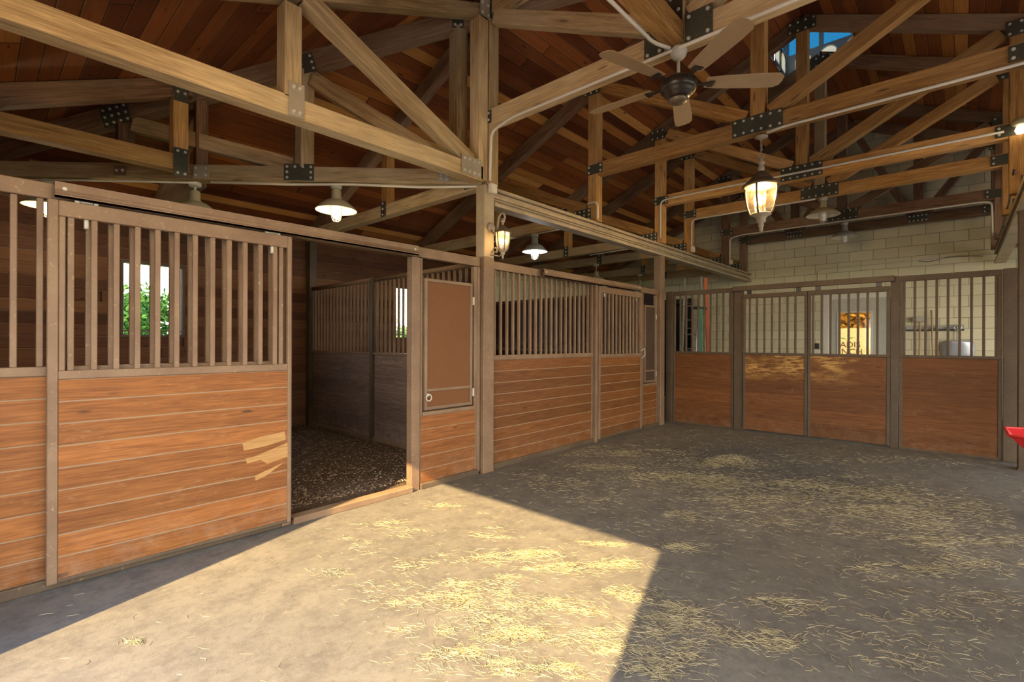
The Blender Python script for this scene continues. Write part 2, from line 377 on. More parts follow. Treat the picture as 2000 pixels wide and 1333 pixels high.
def lathe(name, parent, prof, loc, mat, seg=24, axis=None, closed=False, smooth=True):
    bm = bmesh.new(); rings = []
    for r, z in prof:
        if r < 1e-5: rings.append([bm.verts.new((0, 0, z))])
        else: rings.append([bm.verts.new((r * math.cos(2 * PI * i / seg), r * math.sin(2 * PI * i / seg), z)) for i in range(seg)])
    for a, b in zip(rings, rings[1:]):
        for i in range(seg):
            j = (i + 1) % seg
            if len(a) == 1 and len(b) == 1: continue
            if len(a) == 1: bm.faces.new((a[0], b[i], b[j]))
            elif len(b) == 1: bm.faces.new((a[i], a[j], b[0]))
            else: bm.faces.new((a[i], a[j], b[j], b[i]))
    bmesh.ops.recalc_face_normals(bm, faces=bm.faces[:])
    if smooth:
        for f in bm.faces: f.smooth = True
    Mw = Matrix.Translation(V(loc))
    if axis is not None: Mw = Mw @ V(axis).to_track_quat('Z', 'X').to_matrix().to_4x4()
    return link(name, bmesh_to(bm, name), parent, Mw, mat)
def addtube(bm, pts, r, seg=8, closed=False, r1=None):
    pts = [V(p) for p in pts]; n = len(pts); rings = []
    t0 = (pts[1] - pts[0]).normalized(); nrm = t0.orthogonal().normalized()
    for i, p in enumerate(pts):
        if closed: t = (pts[(i + 1) % n] - pts[i - 1]).normalized()
        else: t = (pts[min(i + 1, n - 1)] - pts[max(i - 1, 0)]).normalized()
        nrm = (nrm - t * nrm.dot(t)).normalized(); bn = t.cross(nrm)
        rr_ = r if r1 is None else r + (r1 - r) * i / (n - 1)
        rings.append([bm.verts.new(p + (nrm * math.cos(2 * PI * k / seg) + bn * math.sin(2 * PI * k / seg)) * rr_) for k in range(seg)])
    rng = range(n) if closed else range(n - 1)
    for i in rng:
        a, b = rings[i], rings[(i + 1) % n]
        for k in range(seg): bm.faces.new((a[k], a[(k + 1) % seg], b[(k + 1) % seg], b[k])).smooth = True
    if not closed:
        bm.faces.new(rings[0][::-1]); bm.faces.new(rings[-1])
def tube(name, parent, pts, r, mat, seg=8, org=None, closed=False, r1=None):
    org = V(org) if org is not None else (WM[parent].translation.copy() if parent is not None else V(pts[0]))
    bm = bmesh.new(); addtube(bm, [V(p) - org for p in pts], r, seg, closed, r1)
    return link(name, bmesh_to(bm, name), parent, Matrix.Translation(org), mat)
def rounded(pts, rad=.06, n=4):
    pts = [V(p) for p in pts]; out = [pts[0]]
    for a, b, c_ in zip(pts, pts[1:], pts[2:]):
        u, v_ = (a - b), (c_ - b); k = min(rad, u.length * .45, v_.length * .45); u.normalize(); v_.normalize()
        s_, e_ = b + u * k, b + v_ * k
        for i in range(n + 1):
            t = i / n; out.append(s_.lerp(b, t).lerp(b.lerp(e_, t), t))
    out.append(pts[-1]); return out
def slab(name, org, U, W, polys, th, mat, parent=None, holes=None):
    """flat slab(s): polys are (u,v) outlines; thickness goes to the back (-N); uv = (u,v) metres"""
    Mw = frame(U, W, org); bm = bmesh.new(); uvl = bm.loops.layers.uv.new('UVMap')
    for pl in polys:
        fr = [bm.verts.new((u, v_, 0)) for u, v_ in pl]; bk = [bm.verts.new((u, v_, -th)) for u, v_ in pl]
        fs = [bm.faces.new(fr), bm.faces.new(bk[::-1])]
        n = len(pl)
        for i in range(n): fs.append(bm.faces.new((fr[i], bk[i], bk[(i + 1) % n], fr[(i + 1) % n])))
        for f in fs:
            for l in f.loops: l[uvl].uv = (l.vert.co.x, l.vert.co.y)
    bmesh.ops.recalc_face_normals(bm, faces=bm.faces[:])
    return link(name, bmesh_to(bm, name), parent, Mw, mat)
def rectpoly(u0, v0, u1, v1): return [(u0, v0), (u1, v0), (u1, v1), (u0, v1)]
def wall_with_holes(W_, H_, holes):
    """rect 0..W x 0..H minus holes [(u0,v0,u1,v1)] sorted by u"""
    out = []; u = 0
    for h in sorted(holes):
        if h[0] > u: out.append(rectpoly(u, 0, h[0], H_))
        if h[1] > 0: out.append(rectpoly(h[0], 0, h[2], h[1]))
        if h[3] < H_: out.append(rectpoly(h[0], h[3], h[2], H_))
        u = h[2]
    if u < W_: out.append(rectpoly(u, 0, W_, H_))
    return out

# ------------------------------------------------------------------ setting
YB, YR, XL, XF = 7.80, -4.60, -.48, 12.30          # back wall, near side wall, door end wall, block wall
YC, ZR, SL = 1.60, 5.83, .44                         # ridge line, deck height at ridge, slope
XH = XL + (YB - YC)                                  # ridge end of the hip = 5.72
def zd(y): return ZR - SL * abs(y - YC)
def zh(x): return ZR - SL * max(0., XH - x)
fl = slab('floor', (XL, YR, 0), (1, 0, 0), (0, 1, 0), [rectpoly(0, 0, XF - XL + .2, YB - YR)], .05, 'floor'); tag(fl, kind='structure')
gr = slab('ground', (-60, -60, -.06), (1, 0, 0), (0, 1, 0), [rectpoly(0, 0, 160, 160)], .05, 'grass'); tag(gr, kind='structure')
yd = slab('ground', (-14, -16, -.03), (1, 0, 0), (0, 1, 0), [rectpoly(0, 0, 13.4, 30), rectpoly(13.4, 0, 30, 11.28)], .03, 'bounce_yard'); tag(yd, kind='structure')  # unseen pale apron added to bounce sunlight up to the rafters
# roof decking: four pieces of one ceiling; uv u runs along the planks
bm = bmesh.new(); uvl = bm.loops.layers.uv.new('UVMap')
k = math.sqrt(1 + SL * SL); T = .05; OV = .25
CX0, CX1, CY0, CY1 = 7.85, 8.85, 1.10, 2.10
def deck(pts, uvf):
    lo = [bm.verts.new(p) for p in pts]; hi = [bm.verts.new((p[0], p[1], p[2] + T)) for p in pts]
    fs = [bm.faces.new(lo), bm.faces.new(hi[::-1])]; n = len(pts)
    for i in range(n): fs.append(bm.faces.new((lo[i], hi[i], hi[(i + 1) % n], lo[(i + 1) % n])))
    for f in fs:
        for l in f.loops: l[uvl].uv = uvf(l.vert.co)
XE = XF + .25
for sgn in (1, -1):
    y1 = YC + sgn * (YB - YC + OV)
    yc = CY1 if sgn > 0 else CY0
    P = lambda x, y: (x, y, zd(y))
    uvf = lambda c_, s_=sgn: (c_.x + (40 if s_ < 0 else 0), abs(c_.y - YC) * k + .003)
    deck([P(XL - OV, y1), P(CX0, y1), P(CX0, YC), P(XH, YC)], uvf)
    deck([P(CX0, y1), P(CX1, y1), P(CX1, yc), P(CX0, yc)], uvf)
    deck([P(CX1, y1), P(XE, y1), P(XE, YC), P(CX1, YC)], uvf)
deck([(XL - OV, YB + OV, zh(XL - OV)), (XH, YC, ZR), (XL - OV, YR - OV, zh(XL - OV))], lambda c_: (c_.y + 80, (XH - c_.x) * k + .003))
bmesh.ops.recalc_face_normals(bm, faces=bm.faces[:])
tag(link('ceiling', bmesh_to(bm, 'ceiling'), None, None, 'roof'), kind='structure')
# walls
W1 = (1.23, 1.39, 1.93, 2.37); W2 = (5.28, 1.39, 5.95, 2.39)
ZB = zd(YB) - .01
tag(slab('wall_back', (7.64, YB, 0), (1, 0, 0), (0, 0, 1), [rectpoly(0, 0, XF - 7.64, ZB)], .10, 'block'), kind='structure')
tag(slab('wall_back', (XL, YB, 0), (1, 0, 0), (0, 0, 1), [[(u, v_) for u, v_ in pl] for pl in wall_with_holes(7.64 - XL, ZB, [(w_[0] - XL, w_[1], w_[2] - XL, w_[3]) for w_ in (W1, W2)])], .10, 'siding'), kind='structure')
# end wall with the open doorway the sun comes through
DY0, DY1, DH = .30, 2.86, 2.44
pl = wall_with_holes(YB - YR, ZB, [(YB - DY1, 0, YB - DY0, DH)])
tag(slab('wall_left', (XL, YB, 0), (0, -1, 0), (0, 0, 1), pl, -.12, 'siding'), kind='structure')
pl = wall_with_holes(XF - XL, ZB, [(.3, 0, 3.1, 2.7), (3.7, 0, 8.2, 2.7), (9.3, .9, 12.2, 2.7)])  # last opening is unseen, added to brighten the block wall
tag(slab('wall_right', (XL, YR, 0), (1, 0, 0), (0, 0, 1), pl, -.10, 'siding'), kind='structure')
# block end wall with gable and door opening
BD0, BD1, BDH = .95, 2.13, 2.33
u0 = lambda y: YB - y
gz = lambda y: zd(y) - .005
pl = [[(0, 0), (u0(BD1), 0), (u0(BD1), gz(BD1)), (0, gz(YB))],
      [(u0(BD1), BDH), (u0(BD0), BDH), (u0(BD0), gz(BD0)), (u0(YC), gz(YC)), (u0(BD1), gz(BD1))],
      [(u0(BD0), 0), (u0(YR), 0), (u0(YR), gz(YR)), (u0(BD0), gz(BD0))]]
tag(slab('wall_end', (XF, YB, 0), (0, -1, 0), (0, 0, 1), pl, .20, 'block'), kind='structure')

# windows in the back wall
def window(nm, w_):
    x0, z0, x1, z1 = w_
    root = thing(nm, 'small square stable window with a low bar' if False else None, None, ((x0 + x1) / 2, YB, z0), kind='structure')
    f = .035
    merged('window_frame', root, [(x0, x1, YB - .012, YB + .10, z0, z0 + f), (x0, x1, YB - .012, YB + .10, z1 - f, z1), (x0, x0 + f, YB - .012, YB + .10, z0 + f, z1 - f), (x1 - f, x1, YB - .012, YB + .10, z0 + f, z1 - f)], 'steel_dk', org=((x0 + x1) / 2, YB, z0))
    rect('crossbar', root, x0 + f, x1 - f, YB + .03, YB + .045, z0 + .075, z0 + .09, 'steel_dk', .002)
    rect('shutter', root, x1 - .10, x1 - .04, YB + .05, YB + .09, z0 + f, z1 - f, 'galv', .003)
window('window_1', W1); window('window_2', W2)

# door in the block wall
dr = thing('door_1', None, None, (XF, (BD0 + BD1) / 2, 0), kind='structure')
o3 = (XF, (BD0 + BD1) / 2, 0)
merged('door_frame', dr, [(XF - .02, XF + .12, BD1 - .06, BD1 + .04, 0, BDH + .04), (XF - .02, XF + .12, BD0 - .04, BD0 + .06, 0, BDH + .04), (XF - .02, XF + .12, BD0 + .06, BD1 - .06, BDH - .06, BDH + .04)], 'white_paint', org=o3)
LY0, LY1, LZ0, LZ1 = 1.345, 1.89, 1.06, 1.98
y0, y1 = BD0 + .06, BD1 - .06; zt = BDH - .06
dl = merged('door_leaf', dr, [(XF + .02, XF + .065, y0, LY0, .01, zt), (XF + .02, XF + .065, LY1, y1, .01, zt), (XF + .02, XF + .065, LY0, LY1, .01, LZ0), (XF + .02, XF + .065, LY0, LY1, LZ1, zt)], 'door_grey', .001, org=o3)
merged('window_trim', dl, [(XF + .005, XF + .02, LY0 - .03, LY0, LZ0 - .03, LZ1 + .03), (XF + .005, XF + .02, LY1, LY1 + .03, LZ0 - .03, LZ1 + .03), (XF + .005, XF + .02, LY0, LY1, LZ1, LZ1 + .03), (XF + .005, XF + .02, LY0, LY1, LZ0 - .03, LZ0)], 'white_paint', .001, org=o3)
rect('pane', dl, XF + .038, XF + .044, LY0, LY1, LZ0, LZ1, 'glass_dim', 0)
tube('handle', dl, [(XF + .02, 1.10, 1.06), (XF - .05, 1.10, 1.06), (XF - .05, 1.21, 1.06)], .012, 'galv')

# ------------------------------------------------------------------ truss kit
NB = {}
def boltmesh(r=.015):
    key = ('bolt', r)
    if key not in CACHE:
        b = bmesh.new()
        bmesh.ops.create_cone(b, cap_ends=True, segments=8, radius1=r, radius2=r * .65, depth=.012)
        bmesh.ops.translate(b, verts=b.verts[:], vec=(0, 0, .006))
        for f in b.faces: f.smooth = False
        CACHE[key] = bmesh_to(b, 'bolt')
    return CACHE[key]
def gusset(parent, ctr, U, N, w_, h, cols, rows, mat='plate', off=.004, edge=.03, skip=(), back=0.0):
    """steel plate, width w_ along U, height h, face normal N, bolts in a grid"""
    U = V(U).normalized(); N = V(N).normalized(); Wv = N.cross(U); c_ = V(ctr)
    Mw = frame(U, Wv, c_ + N * off)
    key = ('plate', round(w_, 3), round(h, 3), mat)
    if key not in CACHE:
        b = bmesh.new(); addbox(b, -w_ / 2, w_ / 2, -h / 2, h / 2, -.004, .004, .001); CACHE[key] = bmesh_to(b, 'plate')
    p = link('gusset_plate', CACHE[key], parent, Mw, mat)
    for i in range(cols):
        for j in range(rows):
            if (i, j) in skip: continue
            x = -w_ / 2 + edge + (w_ - 2 * edge) * (i / (cols - 1) if cols > 1 else .5)
            y = -h / 2 + edge + (h - 2 * edge) * (j / (rows - 1) if rows > 1 else .5)
            link('bolt', boltmesh(), p, Mw @ Matrix.Translation(V((x, y, .004))), 'bolt')
    return p
def conduit(name, label, pts, r=.014, group=None, mat='conduit', rad=.08):
    o = tube(name, None, rounded(pts, rad), r, mat, 8, org=pts[0]); return tag(o, label, 'conduit', group)

TW = .14                              # timber width
ZC0, ZC1 = 3.585, 3.755               # aisle chord
ZS0, ZS1 = 2.975, 3.125               # side chord
VY = 3.66; VYm = -.46
def cross_truss(X, label, kind, right_side=True, kp_dark=False):
    """truss spanning along Y at X"""
    t = thing('roof_truss', label, 'roof truss', (X, YC, ZS0), group=None)
    tm = 'timber' if kind in ('hip',) else ('timber_dark' if X > 10 else 'timber_warm_lit')
    n = (-1, 0, 0); xf = X - TW / 2
    ch = bar('bottom_chord', t, (X, VYm + .07, (ZC0 + ZC1) / 2), (X, VY - .07, (ZC0 + ZC1) / 2), TW - .02, ZC1 - ZC0, tm)
    ztop = min(zd(VY), 9) - .19
    for s_, yv in ((1, VY), (-1, VYm)):
        bar('vertical_post', t, (X, yv, ZS0), (X, yv, zd(yv) - .17), TW, TW, tm)
    if kind == 'hip':
        z_ = zh(X) - .09
        bar('top_chord', t, (X, VYm, z_), (X, VY, z_), TW - .015, .17, 'timber')
        bar('king_post', t, (X, YC, ZC1 - .01), (X, YC, z_ - .08), TW, TW, tm)
        for s_ in (1, -1):
            bar('web', t, (X, YC + s_ * .10, ZC1 + .05), (X, YC + s_ * 1.95, z_ - .12), TW - .03, .14, 'timber')
        gusset(t, (xf, YC - .18, ZC0 + .10), (0, -1, 0), n, .20, .22, 2, 2, back=TW)
        gusset(t, (xf, YC + .17, ZC0 + .10), (0, -1, 0), n, .16, .22, 2, 2)
        gusset(t, (xf - .004, YC, ZC0 + .22), (0, -1, 0), n, .12, .36, 2, 4)
        gusset(t, (xf, VY - .02, z_ + .01), (0, -1, 0), n, .16, .22, 2, 3)
    elif kind == 'end':
        for yv in (2.62, .58):
            bar('vertical_post', t, (X, yv, ZC1 - .02), (X, yv, zd(yv) - .17), TW, TW, 'timber_dark')
            gusset(t, (xf, yv, (ZC0 + ZC1) / 2), (0, -1, 0), n, .30, .15, 5, 2, edge=.03)
            s_ = 1 if yv > YC else -1
            bar('web', t, (X, yv + s_ * .1, ZC1), (X, yv + s_ * .85, zd(yv + .85 * s_) - .2), TW - .03, .12, 'timber_dark')
            bar('web', t, (X, yv - s_ * .1, ZC1), (X, YC + s_ * .1, zd(YC) - .4), TW - .03, .12, 'timber_dark')
    else:
        bar('king_post', t, (X, YC, ZC1 - .01), (X, YC, zd(YC) - .15), TW, TW, tm if kind != 'cup' else 'timber')  # paler post in the cupola truss: daylight from above put into the colour
        for s_ in (1, -1):
            bar('web', t, (X, YC + s_ * .12, ZC1 + .03), (X, YC + s_ * 1.93, zd(VY) - .16), TW - .03, .14, tm)
        gusset(t, (xf, YC, (ZC0 + ZC1) / 2 + .01), (0, -1, 0), n, .50, .19, 6, 2)
        gusset(t, (xf, YC, zd(YC) - .16), (0, -1, 0), n, .34, .17, 4, 2)
    # rafters
    for s_ in (1, -1):
        ye = YC + s_ * (YB - YC - .02)
        if kind == 'hip':
            ys = VY if s_ > 0 else VYm
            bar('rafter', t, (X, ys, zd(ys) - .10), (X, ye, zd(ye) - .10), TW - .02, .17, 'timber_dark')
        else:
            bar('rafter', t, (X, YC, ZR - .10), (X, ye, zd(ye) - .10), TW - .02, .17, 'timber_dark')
    # chord-to-post plates
    gusset(t, (xf, VY - .04, (ZC0 + ZC1) / 2), (0, -1, 0), n, .24 if kind != 'hip' else .12, .13, 2, 2, mat='plate' if kind != 'hip' else 'plate')
    gusset(t, (xf, VYm + .05, (ZC0 + ZC1) / 2), (0, -1, 0), n, .26, .13, 2, 2)
    # side bays
    for s_, yv in ((1, VY), (-1, VYm)):
        if s_ < 0 and not right_side: continue
        ye = YC + s_ * (YB - YC - .02); ym = yv + s_ * 1.87
        bar('side_chord', t, (X, yv + s_ * .07, (ZS0 + ZS1) / 2), (X, ye, (ZS0 + ZS1) / 2), TW - .02, ZS1 - ZS0, 'timber')
        bar('side_post', t, (X, ym, ZS1 - .02), (X, ym, zd(ym) - .17), TW - .02, TW - .02, 'timber_warm_lit')
        bar('side_web', t, (X, yv + s_ * .12, ZS1 + .04), (X, ym - s_ * .08, zd(ym) - .24), TW - .04, .14, 'timber_warm_lit')
        gusset(t, (xf, ym, zd(ym) - .17), (0, -1, -SL * s_ * -1), n, .22, .18, 3, 3)
        gusset(t, (xf, yv + s_ * .16, ZS0 + .10), (0, -1, 0), n, .28, .17, 4, 3)
        gusset(t, (xf, ym, ZS0 + .09), (0, -1, 0), n, .10, .20, 1, 3)
        gusset(t, (xf, yv + s_ * .02, zd(yv) - .16), (0, -1, 0), n, .24, .17, 3, 2)
    return t
TX = [3.64, 5.67, 7.64, 8.80, 10.70, 11.85]
cross_truss(TX[0], 'flat-topped hip truss over the corner post, ceiling fan hung from it', 'hip')
cross_truss(TX[1], 'truss carrying the chained lantern over the aisle', 'mid')
cross_truss(TX[2], 'truss behind the lantern, white conduit across its chord face', 'mid')
cross_truss(TX[3], 'truss just beyond the roof cupola with a shaded lamp below', 'cup')
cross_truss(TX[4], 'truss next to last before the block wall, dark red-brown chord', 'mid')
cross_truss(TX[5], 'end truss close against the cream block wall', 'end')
# hip girder truss on the diagonal
def hp(t_, z): return V((VY - t_, VY + t_, z))
hg = thing('roof_truss', 'diagonal hip girder running from the corner post to the back left corner', 'roof truss', hp(2.0, ZS0))
hn = V((-1, -1, 0)).normalized(); hu = V((1, -1, 0)).normalized()
def zhip(t_): return ZR - SL * (VY + t_ - YC)
hf = -TW / 2 * -1
bar('bottom_chord', hg, hp(.06, 3.06), hp(4.10, 3.06), TW, .155, 'timber')
bar('top_chord', hg, hp(-2.0, zhip(-2.0) - .11), hp(4.10, zhip(4.1) - .11), TW, .19, 'timber_dark')
bar('vertical_post', hg, hp(.24, 3.13), hp(.24, zhip(.24) - .19), TW, TW, 'timber')
bar('vertical_post', hg, hp(1.36, 3.13), hp(1.36, zhip(1.36) - .19), TW, TW, 'timber')
bar('vertical_post', hg, hp(2.63, 3.13), hp(2.63, zhip(2.63) - .19), TW, TW, 'timber_dark')
bar('vertical_post', hg, hp(2.10, 3.13), hp(2.10, zhip(2.10) - .19), TW - .04, TW - .03, 'timber_dark')
bar('web', hg, hp(.30, 3.20), hp(1.30, zhip(1.36) - .27), TW - .03, .15, 'timber')
bar('web', hg, hp(1.44, 3.16), hp(2.56, zhip(2.63) - .22), TW - .03, .15, 'timber')
nf = hn * (TW / 2)
gusset(hg, hp(1.38, 3.075) + nf, hu, hn, .30, .17, 4, 3, skip=((1, 0), (1, 1), (2, 1), (2, 0)))
gusset(hg, hp(2.07, 3.06) + nf, hu, hn, .16, .13, 2, 2, mat='plate_dusty')
gusset(hg, hp(.34, 3.05) + nf, hu, hn, .12, .09, 2, 2, mat='plate_dusty')
gusset(hg, hp(.24, zhip(.24) - .13) + nf, hu, hn, .12, .17, 2, 2)
gusset(hg, hp(1.33, zhip(1.33) - .15) + nf, hu + V((0, 0, SL * .7)), hn, .17, .19, 2, 3)
gusset(hg, hp(2.66, zhip(2.63) - .15) + nf, hu + V((0, 0, .31)), hn, .27, .20, 4, 3)
gusset(hg, hp(2.63, 3.06) + nf, hu, hn, .12, .09, 2, 1, mat='timber_dark')
# jack trusses along X
def jack_x(Y, x1, label, nodes, mat, webs, platemat='plate', tw=TW):
    t = thing('jack_truss', label, 'roof truss', (x1 / 2, Y, ZS0))
    n = (0, -1, 0); yf = Y - tw / 2
    bar('bottom_chord', t, (XL + .02, Y, 3.06), (x1, Y, 3.06), tw, .15, mat)
    to_ = .10 if Y > 4 else .075
    bar('top_chord', t, (XL + .02, Y, zh(XL + .02) - to_ + (.02 if Y < 4 else 0)), (x1, Y, zh(x1) - to_ - (.03 if Y < 4 else 0)), tw - .02,   .17 if Y > 4 else .12, 'timber_dark' if Y > 4 else mat)
    for xv, kw in nodes:
        bar('vertical_post', t, (xv, Y, 3.13 if kw == 0 else kw), (xv, Y, zh(xv) - .19), tw, tw - .015, mat)
    for a, b in webs: bar('web', t, (a[0], Y, a[1]), (b[0], Y, b[1]), tw - .03, .15, mat)
    return t
j1 = jack_x(VY, 3.49, 'pale timber truss above the stall fronts, left of the corner post', [(1.56, 3.12), (3.49, 3.0)], 'timber', [((3.36, 3.16), (1.66, 3.93))])
gusset(j1, (1.58, VY - .075, 3.11), (1, 0, 0), (0, -1, 0), .115, .25, 2, 2, mat='plate_dusty', edge=.035)
gusset(j1, (3.32, VY - .075, 3.09), (1, 0, 0), (0, -1, 0), .26, .19, 4, 2, mat='plate_dusty', skip=((1, 9),), edge=.035)
gusset(j1, (3.50, VY - .075, zd(VY) - .13), (1, 0, 0), (0, -1, 0), .14, .26, 2, 3, mat='plate_dusty')
j2 = jack_x(5.60, 1.40, 'brown truss over the open stall, behind the sliding door track', [(1.33, 3.12)], 'timber_warm_lit', [])
gusset(j2, (1.33, 5.525, 3.06), (1, 0, 0), (0, -1, 0), .12, .27, 2, 2)
gusset(j2, (1.33, 5.525, zh(1.33) - .17), (1, 0, 0), (0, -1, 0), .12, .17, 2, 1, edge=.03)
j3 = thing('jack_truss', 'short dark truss running from the hip girder to the back wall', 'roof truss', (1.60, 6.7, ZS0))
bar('bottom_chord', j3, (1.60, 5.92, 3.05), (1.60, YB - .02, 3.05), TW - .02, .15, 'timber_dark')
bar('top_chord', j3, (1.60, 5.92, zd(5.92) - .10), (1.60, YB - .02, zd(YB) - .10), TW - .02, .17, 'timber_dark')
# centre member with conduit toward the end wall, and its mirror for the near side
cb = thing('tie_beam', 'orange timber tie running back from the fan truss', 'beam', (1.5, YC, ZC0))
bar('beam', cb, (XL + .02, YC, 3.67), (3.57, YC, 3.67), TW, .15, 'timber_warm_lit')
hg2 = thing('roof_truss', 'near-side hip girder out past the right of the frame', 'roof truss', (2.0, -2.1, ZS0))
bar('bottom_chord', hg2, (VY - .06, VYm - .06, 3.06), (XL + .05, YR + .05, 3.06), TW, .15, 'timber')
bar('top_chord', hg2, (5.60, 1.48, ZR - .16), (XL + .05, YR + .05, zd(YR) - .10), TW, .17, 'timber_dark')

# ------------------------------------------------------------------ header beams and posts
def header(Y, x0, x1, label, front):
    t = thing('header_beam', label, 'beam', ((x0 + x1) / 2, Y, 2.77))
    bar('web_plate', t, (x0, Y, 2.865), (x1, Y, 2.865), .05, .13, 'beam_paint')
    bar('web_stiffener', t, (x0, Y, 2.875), (x1, Y, 2.875), .10, .03, 'beam_paint')
    bar('flange', t, (x0, Y, 2.785), (x1, Y, 2.785), .15, .035, 'beam_paint')
    bar('flange', t, (x0, Y, 2.945), (x1, Y, 2.945), .15, .03, 'beam_paint')
    for yo in (-.074, .074):
        for zz, r_ in ((2.800, .010), (2.838, .007), (2.932, .009)): tube('edge_lip', t, [(x0, Y + yo * (.92 if zz != 2.838 else .55), zz), (x1, Y + yo * (.92 if zz != 2.838 else .55), zz)], r_, 'beam_paint', 6)
    return t
header(VY, 3.66, 12.18, 'long grey-brown header beam over the stall fronts right of the corner post', -1)
header(VYm - .06, 5.2, 12.18, 'header beam at the upper right running to the block wall', 1)
def post(x0, x1, y0, y1, z1, label, mat='steel', ztop=None):
    t = thing('steel_post', label, 'post', ((x0 + x1) / 2, (y0 + y1) / 2, 0))
    if ztop:
        rect('column', t, x0, x1, y0, y1, 0, ztop, mat, .006)
        up_ = rect('upper_column', t, x0 + .002, x1 - .002, y0 + .002, y1 - .002, ztop, z1, 'beam_paint', .006); up_['label'] = 'pale upper length of the post'
    else: rect('column', t, x0, x1, y0, y1, 0, z1, mat, .006)
    rect('base_plate', t, x0 - .004, x1 + .004, y0 - .004, y1 + .004, 0, .012, mat, .001)
    return t
pp = post(3.505, 3.655, 3.59, 3.72, 2.965, 'tall corner post with the scrolled wall lantern on it', ztop=2.22)
post(7.52, 7.66, 3.59, 3.72, 2.77, 'post where the stall fronts meet the far grille partition')
post(7.50, 7.64, -.60, -.46, 2.77, 'dark post at the right end of the far grille partition', 'steel_dk')
post(3.50, 3.64, -.62, -.48, 2.97, 'post across the aisle from the corner post, right of the frame')
post(3.60, 3.72, 7.66, 7.79, 2.96, 'grey corner post at the back wall inside the open stall', 'steel_dk')
post(7.58, 7.70, 7.66, 7.79, 2.96, 'back wall post at the far corner of the second stall', 'steel_dk')
# ------------------------------------------------------------------ stall fronts
BW = .028
def planks(name, parent, axis, a0, a1, f, th, z0, z1, mat, pitch=.1235, gap=.0025, seam=True):
    """horizontal planks; axis 'x' runs a0..a1 along X with front face at y=f (facing -Y); 'y' runs along Y with face x=f facing -X"""
    bm = bmesh.new(); n = max(1, round((z1 - z0) / pitch)); p = (z1 - z0) / n; L = abs(a1 - a0)
    lay = bm.faces.layers.float.new('row'); rr_ = random.Random(int(a0 * 977 + f * 131 + z1 * 17))
    for i in range(n):
        k0 = set(bm.faces); addbox(bm, 0, L, -th / 2, th / 2, i * p + gap / 2, (i + 1) * p - gap * .5, .0026 if seam else .0015)
        q = rr_.random()
        for fc_ in bm.faces:
            if fc_ not in k0:
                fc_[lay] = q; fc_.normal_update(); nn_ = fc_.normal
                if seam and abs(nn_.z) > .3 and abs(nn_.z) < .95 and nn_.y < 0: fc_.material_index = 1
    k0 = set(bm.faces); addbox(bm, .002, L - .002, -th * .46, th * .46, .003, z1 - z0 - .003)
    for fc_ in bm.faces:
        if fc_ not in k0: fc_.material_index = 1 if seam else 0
    me = bmesh_to(bm, name)
    if axis == 'x': Mw = frame((1, 0, 0), (0, 1, 0), (a0, f + th / 2, z0))
    else: Mw = frame((0, -1, 0), (1, 0, 0), (f + th / 2, a1, z0))     # local x runs toward -Y, local y toward +X
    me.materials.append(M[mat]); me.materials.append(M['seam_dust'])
    return link(name, me, parent, Mw, mat)
def grill(parent, axis, ps, f, z0, z1, mat='steel', size=BW):
    for p in ps:
        if axis == 'x': bar('bar', parent, (p, f, z0), (p, f, z1), size, size, mat, .003)
        else: bar('bar', parent, (f, p, z0), (f, p, z1), size, size, mat, .003)
def rng(a, step, n): return [a + i * step for i in range(n)]
ZT0, ZT1, ZI0, ZI1 = 2.115, 2.20, 1.155, 1.205
def panel_x(x0, x1, y, label, ps, wood, name='stall_grille_panel', mat='steel', top=True, dirn=1, grp=None, bottom=0.0):
    t = thing(name, label, 'stall panel', ((x0 + x1) / 2, y + .03, 0), grp)
    rect('top_rail', t, x0, x1, y, y + .06, ZT0, ZT1, mat)
    rect('sill_rail', t, x0, x1, y, y + .06, ZI0, ZI1, mat)
    rect('bottom_rail', t, x0, x1, y - .011, y + .06, 0, .055, 'steel_dk')
    rect('stile', t, x0, x0 + .025, y + .005, y + .055, .055, ZI0, mat); rect('stile', t, x1 - .025, x1, y + .005, y + .055, .055, ZI0, mat)
    rect('stile', t, x0, x0 + .025, y + .005, y + .055, ZI1, ZT0, mat); rect('stile', t, x1 - .025, x1, y + .005, y + .055, ZI1, ZT0, mat)
    planks('board_panel', t, 'x', x0 + .025, x1 - .025, y + .012, .036, .055, ZI0, wood)
    grill(t, 'x', ps, y + .03, ZI1, ZT0, mat)
    return t
p1 = panel_x(-.46, 1.50, 3.635, 'fixed grille panel at the far left, partly behind the sliding door', rng(-.365, .1, 19), 'board')
p2 = panel_x(3.665, 5.60, 3.635, 'wide fixed grille panel just right of the corner post', rng(3.73, .0985, 19), 'board_red')
